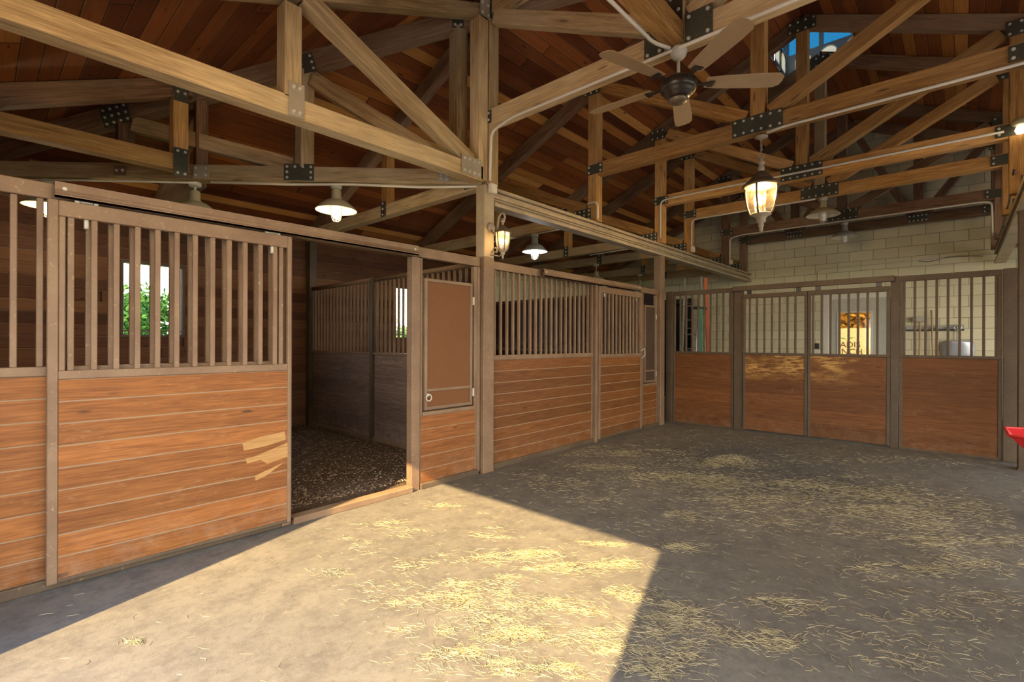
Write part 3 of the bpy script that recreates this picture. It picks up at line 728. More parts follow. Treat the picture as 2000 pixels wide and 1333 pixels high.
def door_x(x0, x1, y, label, ps, wood, z1=2.105, latch=False):
    t = thing('sliding_stall_door', label, 'stall door', ((x0 + x1) / 2, y + .02, 0))
    sw = .045
    rect('stile', t, x0, x0 + sw, y, y + .045, .04, z1, 'steel'); rect('stile', t, x1 - sw * .6, x1, y, y + .045, .04, z1, 'steel')
    rect('top_rail', t, x0 + sw, x1 - sw * .6, y, y + .045, z1 - .085, z1, 'steel')
    rect('sill_rail', t, x0 + sw, x1 - sw * .6, y, y + .045, 1.138, 1.184, 'steel')
    rect('bottom_rail', t, x0 + sw, x1 - sw * .6, y, y + .04, .04, .06, 'steel_dk')
    planks('board_panel', t, 'x', x0 + sw, x1 - sw * .6, y + .004, .034, .06, 1.138, wood)
    grill(t, 'x', ps, y + .022, 1.184, z1 - .085)
    for xx in (x0 + .16, x1 - .13):
        hgr = merged('hanger', t, [(xx - .05, xx - .03, y + .005, y + .035, z1, z1 + .03), (xx + .03, xx + .05, y + .005, y + .035, z1, z1 + .03), (xx - .028, xx + .028, y + .012, y + .028, z1 + .004, z1 + .022)], 'galv', .002, org=(xx, y, z1))
        tube('bolt', t, [(xx, y + .022, z1 - .085), (xx, y + .022, z1 - .135)], .012, 'galv', 6)
    return t
d1 = door_x(.258, 1.548, 3.575, 'sliding stall door pushed open at the left, pale gnawed patch low on its right', [.317] + rng(.353, .0985, 12) + [1.477], 'board')
# gnawed bare patches in the door boards (planed pieces let into the boards)
for pts in ([(1.22, .905), (1.34, .93), (1.50, .945), (1.51, .885), (1.37, .86), (1.23, .850)],
            [(1.24, .795), (1.30, .80), (1.52, .862), (1.53, .76), (1.38, .735), (1.34, .768), (1.25, .760)],
            [(1.30, .665), (1.38, .69), (1.50, .725), (1.44, .69), (1.37, .65), (1.305, .632)]):
    b_ = bmesh.new()
    f_ = b_.faces.new([b_.verts.new((x - 1.2, 0, z - .6)) for x, z in pts])
    r_ = bmesh.ops.extrude_face_region(b_, geom=[f_]); bmesh.ops.translate(b_, verts=[g for g in r_['geom'] if isinstance(g, bmesh.types.BMVert)], vec=(0, .002, 0))
    bmesh.ops.recalc_face_normals(b_, faces=b_.faces[:])
    o = link('bare_patch', bmesh_to(b_, 'bare_patch'), d1, Matrix.Translation(V((1.2, 3.5775, .355))), 'bare'); o['label'] = 'pale bare wood where the stain is gnawed away'
d2 = door_x(5.665, 6.86, 3.585, 'closed sliding stall door with a close-barred grille, right of the thin post', rng(5.75, .0985, 11), 'board_red')
tube('latch', d2, [(6.84, 3.58, 1.22), (6.90, 3.56, 1.26), (6.90, 3.55, 1.16), (6.86, 3.58, 1.10)], .008, 'galv', 6)
def track(x0, x1, label):
    t = thing('door_track', label, 'door track', ((x0 + x1) / 2, 3.59, ZT0))
    # box track: face, rolled lower lip
    bm_ = bmesh.new(); L = x1 - x0
    addbox(bm_, 0, L, -.004, .0, .0, .085, .0); addbox(bm_, 0, L, .0, .060, .078, .085); addbox(bm_, 0, L, -.004, .012, .0, .012)
    addtube(bm_, [(0, 0, .03), (L, 0, .03)], .014, 8)
    link('track_rail', bmesh_to(bm_, 'track'), t, Matrix.Translation(V((x0, 3.565, ZT0))), 'steel')
    for xx in (x0 + .04, x1 - .04):
        lathe('bolt', t, [(0, 0), (.012, 0), (.012, .004), (.006, .008), (0, .009)], (xx, 3.561, ZT0 + .05), 'bolt', 8, axis=(0, -1, 0))
track(.285, 2.665, 'long overhead track above the open stall doorway')
track(4.45, 6.79, 'overhead door track above the closed sliding door')
def slim_post(x0, x1, label, y0=3.63, y1=3.71, mat='steel', z1=2.115):
    t = tag(rect('door_post', None, x0, x1, y0, y1, 0, z1, mat), label, 'post'); return t
slim_post(1.505, 1.575, 'door post hidden behind the right edge of the open sliding door')
slim_post(2.645, 2.735, 'slim post at the right side of the open stall doorway')
slim_post(5.605, 5.66, 'slim post left of the closed sliding stall door', 3.60, 3.70)
slim_post(6.93, 6.985, 'slim post right of the closed sliding stall door')
# rail over the open doorways and feed doors
tag(rect('top_rail_beam', None, 1.505, 3.50, 3.636, 3.696, ZT0 + .005, ZT1 + .012, 'steel'), 'steel top rail above the open doorway and feed door', 'rail')
tag(rect('top_rail_beam', None, 5.605, 7.515, 3.636, 3.696, ZT0 + .005, ZT1 + .005, 'steel'), 'steel top rail above the closed door and second feed door', 'rail')
tag(rect('door_threshold', None, 1.58, 2.64, 3.60, 3.70, 0, .05, 'steel'), 'worn steel threshold across the open stall doorway', 'threshold')
tag(rect('door_threshold', None, 5.66, 6.93, 3.62, 3.70, 0, .035, 'steel_dk'), 'threshold under the closed sliding door', 'threshold')
def feed(x0, x1, label, wood, ring=True, mat='steel_panel'):
    t = thing('feed_door_panel', label, 'stall panel', ((x0 + x1) / 2, 3.66, 0))
    y = 3.64
    rect('stile', t, x0, x0 + .03, y, y + .05, 0.05, ZT0, 'steel'); rect('stile', t, x1 - .045, x1, y, y + .05, .05, ZT0, 'steel')
    rect('cross_rail', t, x0 + .03, x1 - .045, y - .012, y + .04, .665, .70, 'steel')
    rect('bottom_rail', t, x0, x1, y - .03, y + .05, 0, .05, 'steel_dk')
    planks('board_panel', t, 'x', x0 + .012, x1 - .03, y - .004, .035, .05, .665, wood)
    d0, d1_, z0, z1 = x0 + .05, x1 - .075, .715, 1.935
    dd = thing_child('feed_door', t, (d0, y, z0))
    fr = merged('door_frame', t, [(d0, d0 + .03, y - .012, y + .025, z0, z1), (d1_ - .03, d1_, y - .012, y + .025, z0, z1), (d0 + .03, d1_ - .03, y - .012, y + .025, z1 - .03, z1), (d0 + .03, d1_ - .03, y - .012, y + .025, z0, z0 + .03), (d0 + .03, d1_ - .03, y - .014, y + .02, .885, .91)], 'steel', org=(d0, y, z0)) if dd is None else None
    sp_ = rect('sheet_panel', t, d0 + .028, d1_ - .028, y - .002, y + .006, .90, z1 - .028, mat, .001); sp_['label'] = 'smooth brown sheet steel'
    rect('kick_panel', t, d0 + .028, d1_ - .028, y + .004, y + .012, z0 + .028, .89, mat, .001)
    merged('hinge', t, [(d1_, d1_ + .022, y - .016, y - .002, 1.72, 1.80)], 'galv', .002, org=(d1_, y, 1.7)); merged('hinge', t, [(d1_, d1_ + .022, y - .016, y - .002, .80, .88)], 'galv', .002, org=(d1_, y, .8))
    if ring:
        rg = tube('ring_pull', t, [(d0 + .035 + .030 * math.cos(a * PI / 8), y - .026, .83 + .030 * math.sin(a * PI / 8)) for a in range(16)], .006, 'galv', 6, closed=True); rg['label'] = 'pale iron ring pull'
        lathe('ring_boss', t, [(0, 0), (.018, 0), (.014, .014), (0, .018)], (d0 + .030, y - .012, .855), 'galv', 10, axis=(0, -1, 0))
    return t
def thing_child(*a): return None
f1 = feed(2.74, 3.46, 'feed door panel with brown steel door and ring pull beside the corner post', 'board')
f2 = feed(7.0, 7.50, 'shadowed feed door panel beyond the closed sliding door', 'board_red', False, 'steel_shade_panel')
rect('jamb', f1, 3.455, 3.495, 3.63, 3.70, .02, ZT0, 'steel')

# partition between the stalls (X = 3.66) and the far solid partition (X = 7.6)
def part_y(X, y0, y1, label, ps, wood, mat='steel_dk', gr_=True, name='stall_partition'):
    mat = 'steel' if gr_ else mat
    t = thing(name, label, 'stall panel', (X, (y0 + y1) / 2, 0))
    if gr_:
        tube('top_pipe', t, [(X, y0, 2.185), (X, y1, 2.185)], .032, mat, 12)
        rect('sill_rail', t, X - .03, X + .03, y0, y1, 1.165, 1.20, mat)
        grill(t, 'y', ps, X, 1.20, 2.16, mat, .026)
    else:
        rect('top_rail', t, X - .03, X + .03, y0, y1, 2.16, 2.21, mat); rect('sill_rail', t, X - .03, X + .03, y0, y1, 1.165, 1.20, mat)
        planks('upper_boards', t, 'y', y0 + .02, y1 - .02, X - .018, .036, 1.20, 2.16, wood, seam=False)
    rect('bottom_rail', t, X - .035, X + .035, y0, y1, 0, .05, mat)
    planks('board_panel', t, 'y', y0 + .02, y1 - .02, X - .018, .036, .05, 1.165, wood, seam=False)
    return t
part_y(3.66, 5.94, 7.66, 'back half of the barred partition inside the open stall', rng(6.01, .0985, 17), 'board_dark')
part_y(3.66, 3.73, 5.86, 'front half of the barred partition seen beside the feed door', rng(3.83, .0985, 21), 'board_dark')
tag(rect('partition_post', None, 3.62, 3.70, 5.86, 5.94, 0, 2.2, 'steel_dk'), 'thin grey post splitting the barred partition', 'post')
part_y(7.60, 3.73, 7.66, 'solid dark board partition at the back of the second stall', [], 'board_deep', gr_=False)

# ------------------------------------------------------------------ far grille partition (X = 7.97)
XR = 7.95
def panel_y(y0, y1, label, ps, wood, name, cat, zt=(2.135, 2.205), door=False, x=XR):
    t = thing(name, label, cat, (x + .02, (y0 + y1) / 2, 0)); m_ = 'steel_dk'
    rect('top_rail', t, x, x + .05, y0, y1, zt[0], zt[1], m_)
    rect('sill_rail', t, x, x + .05, y0, y1, 1.165, 1.20, m_)
    sw = .035
    for yy in (y0, y1 - sw):
        rect('stile', t, x + .002, x + .048, yy, yy + sw, .03, 1.165, m_); rect('stile', t, x + .002, x + .048, yy, yy + sw, 1.20, zt[0], m_)
    if not door: rect('bottom_rail', t, x + .005, x + .045, y0, y1, 0, .03, m_)
    planks('board_panel', t, 'y', y0 + sw, y1 - sw, x + .008, .034, .03 if not door else .035, 1.165, wood, .19, .001, False)
    grill(t, 'y', ps, x + .025, 1.20, zt[0], m_, .026)
    return t
panel_y(2.60, 3.58, 'leftmost panel of the far grille partition, ladders behind its bars', rng(2.66, .1, 10), 'board_red', 'stall_grille_panel', 'stall panel')
panel_y(-.36, .575, 'rightmost panel of the far grille partition, tool rack behind its bars', rng(-.31, .1042, 9), 'board_red', 'stall_grille_panel', 'stall panel')
panel_y(1.593, 2.455, 'left leaf of the double doors in the far grille partition, pale scuffed top', rng(1.744, .1025, 8)[:8] , 'board_red_scuff', 'grille_door', 'stall door', (2.02, 2.085), True, XR - .03)
panel_y(.665, 1.588, 'right leaf of the double doors in the far grille partition', rng(.796, .104, 8), 'board_red_scuff', 'grille_door', 'stall door', (2.02, 2.085), True, XR - .03)
post_y = [(2.465, 2.59, 'partition post left of the double doors'), (.58, .66, 'partition post right of the double doors'), (3.585, 3.70, 'partition post in the corner beside the stall fronts'), (-.62, -.365, 'partition post at the right end of the far grille')]
for a, b, l in post_y: tag(rect('partition_post', None, XR - .01, XR + .07, a, b, 0, 2.21, 'steel_dk'), l, 'post')
tr2 = thing('door_track', 'overhead track above the far double doors', 'door track', (XR, 1.56, 2.14))
rect('track_rail', tr2, XR - .06, XR + .0, .62, 2.60, 2.14, 2.215, 'steel_dk')
for yy in (2.36, 1.70, 1.46, .78): merged('hanger', tr2, [(XR - .04, XR - .02, yy - .03, yy + .03, 2.085, 2.14)], 'black', .002, org=(XR, yy, 2.1))

# ------------------------------------------------------------------ lamps
def barn_lamp(loc, label, shade, bulb, lit, power=0, colr=(1, .8, .5), stem=.0, group=None, D=.415):
    """loc = point where the fixture meets the truss above"""
    x, y, z = loc; r = D / 2
    t = thing('barn_lamp', label, 'lamp', loc, group)
    lathe('junction_box', t, [(0, 0), (.056, 0), (.058, -.015), (.056, -.04), (.034, -.05), (0, -.05)], (x, y, z), 'galv', 16)
    z2 = z - .05 - stem
    if stem > 0: tube('stem', t, [(x, y, z - .045), (x, y, z2)], .012, 'galv', 8)
    lathe('socket_housing', t, [(0, 0), (.040, 0), (.048, -.015), (.050, -.09), (.066, -.11), (.066, -.125)], (x, y, z2), shade, 16)
    zs = z2 - .105
    lathe('shade', t, [(.035, 0), (.07, -.008), (.11, -.022), (r * .72, -.052), (r, -.112), (r, -.117), (r * .99, -.117), (r * .71, -.058), (.10, -.028), (.03, -.01)], (x, y, zs), shade, 32)
    lin = lathe('shade_lining', t, [(.032, -.012), (.10, -.030), (r * .70, -.061), (r * .975, -.114)], (x, y, zs - .001), 'enamel_white', 32); lin['label'] = 'white inside of the shade'
    lathe('bulb', t, [(0, 0), (.035, -.01), (.044, -.05), (.044, -.135), (.03, -.17), (0, -.18)], (x, y, zs - .03), bulb, 16)
    cg = bmesh.new()
    for i in range(6):
        a = i * PI / 3; pr = [(.052, 0), (.057, -.05), (.057, -.145), (.045, -.18), (.02, -.195), (0, -.198)]
        addtube(cg, [(q * math.cos(a), q * math.sin(a), zz) for q, zz in pr], .0028, 5)
    for zz in (-.07, -.13): addtube(cg, [(.056 * math.cos(a * PI / 10), .056 * math.sin(a * PI / 10), zz) for a in range(20)], .0028, 5, True)
    link('wire_cage', bmesh_to(cg, 'wire_cage'), t, Matrix.Translation(V((x, y, zs - .03))), 'galv')
    if power:
        l = bpy.data.lights.new('lamp_light', 'POINT'); l.energy = power; l.color = colr; l.shadow_soft_size = .05
        lo = bpy.data.objects.new('lamp_light', l); COL.objects.link(lo); lo.parent = t; lo.location = (0, 0, zs - z - .30)
        # the light sits just under the cage
    return t
PW = 6
hpx = hp(1.13, 0)
barn_lamp((hpx.x, hpx.y, 2.978), 'lit tan barn lamp under the diagonal girder above the open doorway', 'enamel_tan', 'bulb_warm', True, PW)
barn_lamp((5.67, 4.72, 2.975), 'lit grey barn lamp with cool white light beside the post lantern', 'enamel_grey', 'bulb_cool', True, PW, (.9, .96, 1.), D=.38)
barn_lamp(tuple(hp(2.14, 2.975)), 'dim barn lamp on a stem behind the sliding door track', 'enamel_tan', 'bulb_off', False, 0, stem=.04)
barn_lamp(tuple(hp(3.16, 2.975)), 'lit barn lamp at the far left behind the bars', 'enamel_tan', 'bulb_warm', True, PW)
barn_lamp((8.73, 5.60, 2.975), 'unlit barn lamp above the second stall, left one', 'enamel_tan', 'bulb_off', False, 0, stem=.1)
barn_lamp((10.70, 5.65, 2.975), 'unlit barn lamp above the second stall, further right one', 'enamel_tan', 'bulb_off', False, 0, stem=.1)
barn_lamp((8.80, 1.56, 3.585), 'tan barn lamp nearest behind the chained lantern', 'enamel_tan', 'bulb_off', False, 0, D=.46)
barn_lamp((10.70, 1.56, 3.55), 'grey barn lamp nearest the block wall', 'enamel_grey', 'bulb_off', False, 0, D=.44)

def lantern_body(t, x, y, z, s_, glass_h):
    """six-sided tapering lantern; z is the top of the domed cap; s_ scale; returns bottom z"""
    cap = [(0, 0), (.015, -.0), (.022, -.015), (.05, -.03), (.085, -.06), (.11, -.095), (.125, -.12), (.155, -.135), (.19, -.165), (.19, -.178), (.16, -.182), (.0, -.182)]
    lathe('cap', t, [(r * s_, zz * s_) for r, zz in cap], (x, y, z), 'bronze', 24)
    zg = z - .178 * s_; gp = [(.155, 0), (.153, -.06), (.146, -.14), (.132, -.22), (.112, -.29), (.095, -.32)]
    kz = glass_h / .32
    lathe('glass_shade', t, [(r * s_, zz * kz) for r, zz in gp], (x, y, zg), 'seeded' if s_ > .7 else 'milky', 6 if s_ < .7 else 8, smooth=False)
    rb = bmesh.new()
    nn = 6 if s_ < .7 else 8
    for i in range(0, nn, 1 if nn == 6 else 2):
        a = i * 2 * PI / nn
        addtube(rb, [((r * s_ + .004) * math.cos(a), (r * s_ + .004) * math.sin(a), zz * kz) for r, zz in gp], .008 * s_ + .002, 6)
    link('glass_ribs', bmesh_to(rb, 'glass_ribs'), t, Matrix.Translation(V((x, y, zg))), 'bronze')
    zb = zg - glass_h
    fin = [(.0, .01), (.098, .01), (.102, -.005), (.07, -.02), (.045, -.045), (.05, -.07), (.038, -.085), (.022, -.10), (.03, -.12), (.018, -.145), (.022, -.165), (.010, -.185), (0, -.19)]
    lathe('finial', t, [(r * s_, zz * s_) for r, zz in fin], (x, y, zb), 'patina', 20)
    return zg, zb
pl_ = thing('pendant_lantern', 'bronze lantern hanging on a chain in the middle of the aisle', 'lantern', (5.67, 1.575, 3.585))
lathe('canopy', pl_, [(0, 0), (.02, 0), (.05, -.015), (.065, -.03), (.065, -.04), (.03, -.052), (.01, -.06), (0, -.06)], (5.67, 1.575, 3.585), 'patina', 20)
zc = 3.525; chn = bmesh.new()
for i in range(6):
    ax = (1, 0) if i % 2 else (0, 1)
    addtube(chn, [(ax[0] * .010 * math.cos(a * PI / 6), ax[1] * .010 * math.cos(a * PI / 6), -.016 - i * .024 + .018 * math.sin(a * PI / 6)) for a in range(12)], .0035, 5, True)
addtube(chn, [(0, .028 * math.cos(a * PI / 8), -.175 + .028 * math.sin(a * PI / 8)) for a in range(16)], .005, 6, True)
link('chain', bmesh_to(chn, 'chain'), pl_, Matrix.Translation(V((5.67, 1.575, zc))), 'patina')
lathe('cap_finial', pl_, [(0, 0), (.012, 0), (.022, -.02), (.016, -.035), (.034, -.05), (.036, -.065), (.02, -.085), (.032, -.10), (.035, -.13), (.02, -.15)], (5.67, 1.575, 3.335), 'patina', 16)
zg, zb = lantern_body(pl_, 5.67, 1.575, 3.20, 1.0, .30)
for i in range(3):
    a = i * 2 * PI / 3 + .4; bx, by = 5.67 + .035 * math.cos(a), 1.575 + .035 * math.sin(a)
    lathe('candle_sleeve', pl_, [(0, 0), (.012, 0), (.012, .07), (0, .07)], (bx, by, zb + .07), 'enamel_white', 10)
    lathe('candle_bulb', pl_, [(0, 0), (.012, .005), (.017, .025), (.012, .05), (0, .075)], (bx, by, zb + .14), 'bulb_warm', 10)
def plight(loc, e, c_=(1, .70, .35), r=.04):
    l = bpy.data.lights.new('lantern_light', 'POINT'); l.energy = e; l.color = c_; l.shadow_soft_size = r
    o = bpy.data.objects.new('lantern_light', l); COL.objects.link(o); o.location = loc; return o
plight((5.67, 1.575, zb + .26), 60)
def copy_tree(o, par, M0):
    c_ = o.copy(); COL.objects.link(c_); WM[c_] = WM[o]
    if par is not None: c_.parent = par
    for ch in [q for q in list(COL.objects) if q.parent == o]: copy_tree(ch, c_, M0)
    return c_
fill_lantern = copy_tree(pl_, None, None); fill_lantern.location = (.55, 1.575, 3.585); fill_lantern['label'] = 'added unseen bronze lantern above the camera, lighting the near timbers'  # unseen lantern added to brighten the timbers near the camera
plight((.55, 1.575, zb + .26), 55)  # light of the added lantern
# wall lantern on the corner post
wl = thing('wall_lantern', 'small scrolled iron lantern mounted on the corner post', 'lantern', (3.585, 3.59, 2.45))
lathe('back_plate', wl, [(0, 0), (.05, 0), (.055, .008), (.045, .02), (.02, .03), (0, .032)], (3.60, 3.59, 2.53), 'patina', 18, axis=(0, -1, 0))
scr = [V((0, 0 - .02, 2.50)), V((0, -.05, 2.46)), V((0, -.085, 2.445)), V((0, -.11, 2.475)), V((0, -.115, 2.54)), V((0, -.125, 2.60)), V((0, -.155, 2.645)), V((0, -.195, 2.645)), V((0, -.215, 2.605)), V((0, -.205, 2.575)), V((0, -.185, 2.575)), V((0, -.18, 2.595))]
tube('scroll_arm', wl, rounded([(3.585, 3.59 + p.y, p.z) for p in scr], .03, 3), .011, 'patina', 8)
tube('lower_scroll', wl, rounded([(3.60, 3.575, 2.27), (3.60, 3.55, 2.31), (3.60, 3.51, 2.315), (3.60, 3.495, 2.28), (3.60, 3.51, 2.26), (3.60, 3.525, 2.275)], .02, 3) + [V((3.60, 3.545, 2.262))], .008, 'patina', 6)
tube('lower_arm', wl, rounded([(3.60, 3.59, 2.25), (3.60, 3.52, 2.235), (3.585, 3.45, 2.215), (3.585, 3.42, 2.235)], .02, 3), .007, 'patina', 6)
lathe('cap_finial', wl, [(0, 0), (.008, 0), (.02, -.012), (.022, -.025), (.01, -.035), (.012, -.05), (.006, -.06)], (3.585, 3.405, 2.585), 'patina', 14)
zg2, zb2 = lantern_body(wl, 3.585, 3.405, 2.53, .46, .18)
lathe('bulb', wl, [(0, 0), (.014, .005), (.018, .03), (.012, .055), (0, .07)], (3.585, 3.405, zb2 + .06), 'bulb_warm', 12)
plight((3.585, 3.405, zb2 + .12), 5, r=.02)
# bulb fitting near the right edge
rl = thing('bulb_fitting', 'glowing bulb fitting at the far right edge, on the end of a truss chord', 'lamp', (7.53, -.44, 3.72))
lathe('socket', rl, [(0, .04), (.06, .04), (.075, .0), (.06, -.02), (0, -.02)], (7.50, -.47, 3.70), 'enamel_tan', 16)
lathe('bulb', rl, [(0, 0), (.03, -.01), (.045, -.05), (.03, -.09), (0, -.10)], (7.50, -.47, 3.68), 'bulb_warm', 14)

# ceiling fan, at rest
fn = thing('ceiling_fan', 'five-bladed ceiling fan under the hip truss', 'ceiling fan', (3.60, 1.585, 3.585))
fx, fy = 3.60, 1.585
lathe('canopy', fn, [(0, 0), (.06, 0), (.066, -.02), (.055, -.06), (.03, -.085), (0, -.09)], (fx, fy, 3.585), 'galv', 24)
tube('downrod', fn, [(fx, fy, 3.50), (fx, fy, 3.36)], .012, 'galv', 10)
lathe('motor_housing', fn, [(0, .05), (.04, .05), (.06, .035), (.11, .02), (.135, -.01), (.135, -.05), (.125, -.065), (.11, -.07), (.11, -.085), (.095, -.09), (.09, -.105), (.05, -.125), (0, -.13)], (fx, fy, 3.325), 'bronze_dk', 36)
lathe('switch_cap', fn, [(0, 0), (.07, 0), (.072, -.01), (.05, -.03), (0, -.036)], (fx, fy, 3.20), 'bronze', 28)
for i in range(5):
    a = math.radians(20 + 72 * i); Mr = Matrix.Translation(V((fx, fy, 3.315))) @ Matrix.Rotation(a, 4, 'Z')
    key = 'blade'
    if key not in CACHE:
        b_ = bmesh.new(); prof = [(.20, .050), (.30, .062), (.60, .074), (.72, .070), (.755, .045), (.762, .0)]
        up = [(x, yv) for x, yv in prof]; dn = [(x, -yv) for x, yv in prof[::-1][1:]]
        pts = up + dn
        f_ = b_.faces.new([b_.verts.new((x, yv, yv * -.20)) for x, yv in pts])
        r_ = bmesh.ops.extrude_face_region(b_, geom=[f_]); bmesh.ops.translate(b_, verts=[g for g in r_['geom'] if isinstance(g, bmesh.types.BMVert)], vec=(0, 0, .007))
        bmesh.ops.recalc_face_normals(b_, faces=b_.faces[:]); CACHE[key] = bmesh_to(b_, 'blade')
        b_ = bmesh.new(); addbox(b_, .10, .26, -.018, .018, -.012, -.004, .002); addbox(b_, .22, .26, -.04, .04, -.012, -.004, .002); CACHE['iron'] = bmesh_to(b_, 'iron')
    bl = link('blade', CACHE[key], fn, Mr, 'fanblade')
    link('blade_iron', CACHE['iron'], bl, Mr, 'bronze_dk')

# ------------------------------------------------------------------ conduits and wiring
xf1 = TX[0] - .085
conduit('electrical_conduit', 'pale conduit under the fan truss chord bending down at the corner post', [(xf1, VYm + .1, 3.56), (xf1, 1.66, 3.56), (xf1, 3.25, 3.56), (xf1 + .0, 3.545, 3.50), (xf1, 3.560, 3.0)])
conduit('electrical_conduit', 'conduit along the orange tie running back from the fan', [(XL + .5, YC + .09, 3.58), (3.4, YC + .09, 3.58), (3.53, YC + .02, 3.57)])
h0, h1 = hp(.05, 2.965) + hn * .066, hp(2.0, 2.96) + hn * .066
conduit('electrical_conduit', 'thin conduit slung under the diagonal girder', [h0, hp(.5, 2.945) + hn * .066, hp(1.0, 2.962) + hn * .066, hp(1.4, 2.95) + hn * .066, h1], .013)
conduit('electrical_conduit', 'conduit running left from the stemmed lamp above the bars', [hp(2.1, 2.95) + hn * .066, hp(2.8, 2.955) + hn * .066, hp(3.9, 2.95) + hn * .066], .009)
conduit('electrical_conduit', 'short bent conduit hooked round the foot of the lantern truss post', [(5.58, 3.56, 2.99), (5.58, 3.56, 3.22), (5.58, 3.72, 3.22)])
conduit('electrical_conduit', 'white conduit under the lantern truss chord', [(5.59, 1.50, 3.55), (5.59, 1.35, 3.572), (5.59, -.4, 3.572)])
xf3 = TX[2] - .085
conduit('electrical_conduit', 'white conduit across the face of the truss behind the lantern', [(xf3, 3.62, 3.05), (xf3, 3.62, 3.66), (xf3, 3.4, 3.68), (xf3, -.35, 3.66)])
xf4 = TX[3] - .085
conduit('electrical_conduit', 'conduit on the third aisle truss feeding the tan lamp', [(xf4, 3.58, 3.02), (xf4, 3.58, 3.56), (xf4, 3.3, 3.565), (xf4, 1.65, 3.565)])
xf5 = TX[4] - .085
conduit('electrical_conduit', 'conduit under the dark chord, dropping at both ends', [(xf5, 3.55, 3.02), (xf5, 3.55, 3.53), (xf5, 3.3, 3.565), (xf5, -.2, 3.565), (xf5, -.36, 3.55), (xf5, -.37, 3.02)])
conduit('electrical_conduit', 'thin conduit clipped along the block wall above the door', [(XF - .015, 2.267, 2.57), (XF - .015, 2.267, 2.936), (XF - .015, -.44, 2.95)], .010)
conduit('electrical_conduit', 'conduit under the chord beside the cool white lamp', [(5.60, 4.70, 2.945), (5.60, 4.2, 2.955), (5.60, 3.8, 2.96)], .009)
conduit('electrical_conduit', 'conduit under the dark chord right of the cool white lamp', [(TX[2] - .06, 5.0, 2.94), (TX[2] - .06, 3.8, 2.96)], .009)
for loc, l in (((3.60, 3.565, 2.93), 'pale junction box at the top of the corner post'), ((8.72, 3.56, 3.03), 'junction box on the header below the third aisle truss'), ((10.62, 3.53, 3.03), 'junction box on the header below the dark chord')):
    t = thing('junction_box', l, 'junction box', loc)
    x, y, z = loc; merged('box_body', t, [(x - .045, x + .045, y - .025, y + .025, z - .05, z + .05)], 'conduit', .006, org=loc)
    merged('cover_plate', t, [(x - .038, x + .038, y - .029, y - .024, z - .042, z + .042)], 'conduit', .001, org=loc)
tag(tube('cable', None, rounded([(7.45, -.42, 3.2), (8.3, -.43, 3.05), (9.6, -.44, 3.03), (11.4, -.45, 3.02), (12.2, -.46, 3.0)], .1), .010, 'black', 6), 'black cable lying along the right header beam', 'cable')
tag(tube('cable', None, rounded([(XF - .02, -.30, 2.93), (XF - .02, .1, 2.98), (XF - .02, .45, 2.90), (XF - .02, .60, 2.94)], .1), .005, 'black', 6), 'loose cable end drooping on the block wall', 'cable')

# ------------------------------------------------------------------ things in the far store area
def ladder(t, base, top, wdir, wd, matr, matg, n, dp=.07):
    base, top, wdir = V(base), V(top), V(wdir).normalized()
    for s_ in (-.5, .5): bar('rail', t, base + wdir * wd * s_, top + wdir * wd * s_, .03, dp, matr, .003, side=wdir)
    for i in range(1, n):
        p = base.lerp(top, i / n); tube('rung', t, [p - wdir * wd * .5, p + wdir * wd * .5], .016, matg, 8)
lad = thing('extension_ladder', 'orange ladder standing edge-on behind the leftmost far grille', 'ladder', (10.0, 3.78, 0))
ladder(lad, (10.0, 3.70, 0), (10.0, 3.82, 2.64), (.93, .37, 0), .38, 'ladder_orange', 'alum', 8)
lad2 = thing('step_ladder', 'green fibreglass step ladder behind the bars, beside the orange one', 'ladder', (9.6, 3.82, 0))
ladder(lad2, (9.5, 3.72, 0), (9.55, 3.74, 2.0), (.93, .37, 0), .30, 'ladder_green', 'alum', 7)
for s_ in (-.13, .13): bar('back_leg', lad2, (9.5 + s_, 3.86 + .4 * s_, 0), (9.55 + s_, 3.78 + .4 * s_, 1.98), .03, .03, 'alum')
rect('top_cap', lad2, 9.38, 9.72, 3.68, 3.84, 2.0, 2.04, 'black')
lad3 = thing('extension_ladder', 'tall dull aluminium ladder left of the orange one, its top above the rail', 'ladder', (10.5, 4.3, 0))
ladder(lad3, (10.15, 4.22, 0), (10.35, 4.22, 2.74), (0, 1, 0), .36, 'galv', 'galv', 9)
sh = thing('storage_rack', 'tall black shelving unit in the corner left of the ladders', 'shelving', (10.6, 5.0, 0))
for a in (4.45, 5.55):
    for b in (10.5, 10.9): rect('upright', sh, b, b + .05, a, a + .05, 0, 2.35, 'shelf_black')
for i, z in enumerate((.15, .65, 1.15, 1.65, 2.2)): rect('shelf', sh, 10.5, 10.95, 4.45, 5.60, z, z + .03, 'shelf_black')
bk = rect('back_panel', sh, 10.93, 10.96, 4.45, 5.60, .1, 2.35, 'shelf_black')
# tool rack on the block wall
rk = thing('tool_rack', 'tool holder strip with black clips on the block wall', 'tool rack', (XF, .38, 1.62))
rect('mounting_board', rk, XF - .02, XF, -.06, .83, 1.60, 1.70, 'galv')
rect('grip_bar', rk, XF - .05, XF - .02, -.06, .83, 1.585, 1.615, 'black')
for i in range(6): lathe('clip', rk, [(0, 0), (.022, 0), (.022, .02), (.012, .035), (0, .035)], (XF - .05, .04 + i * .145, 1.635), 'galv', 10, axis=(-1, 0, 0))
br = thing('broom', 'wooden-handled broom leaning at the left end of the tool rack', 'broom', (XF - .1, .86, 0))
tube('handle', br, [(XF - .12, .84, .18), (XF - .07, .845, 1.85)], .014, 'handle_wood', 8)
merged('bristle_head', br, [(XF - .20, XF - .06, .68, 1.0, .0, .14)], 'steel_panel', .01, org=(XF - .12, .84, 0))
br2 = thing('broom', 'broom hung upside down with its grey head above the rack', 'broom', (XF - .1, .57, .1))
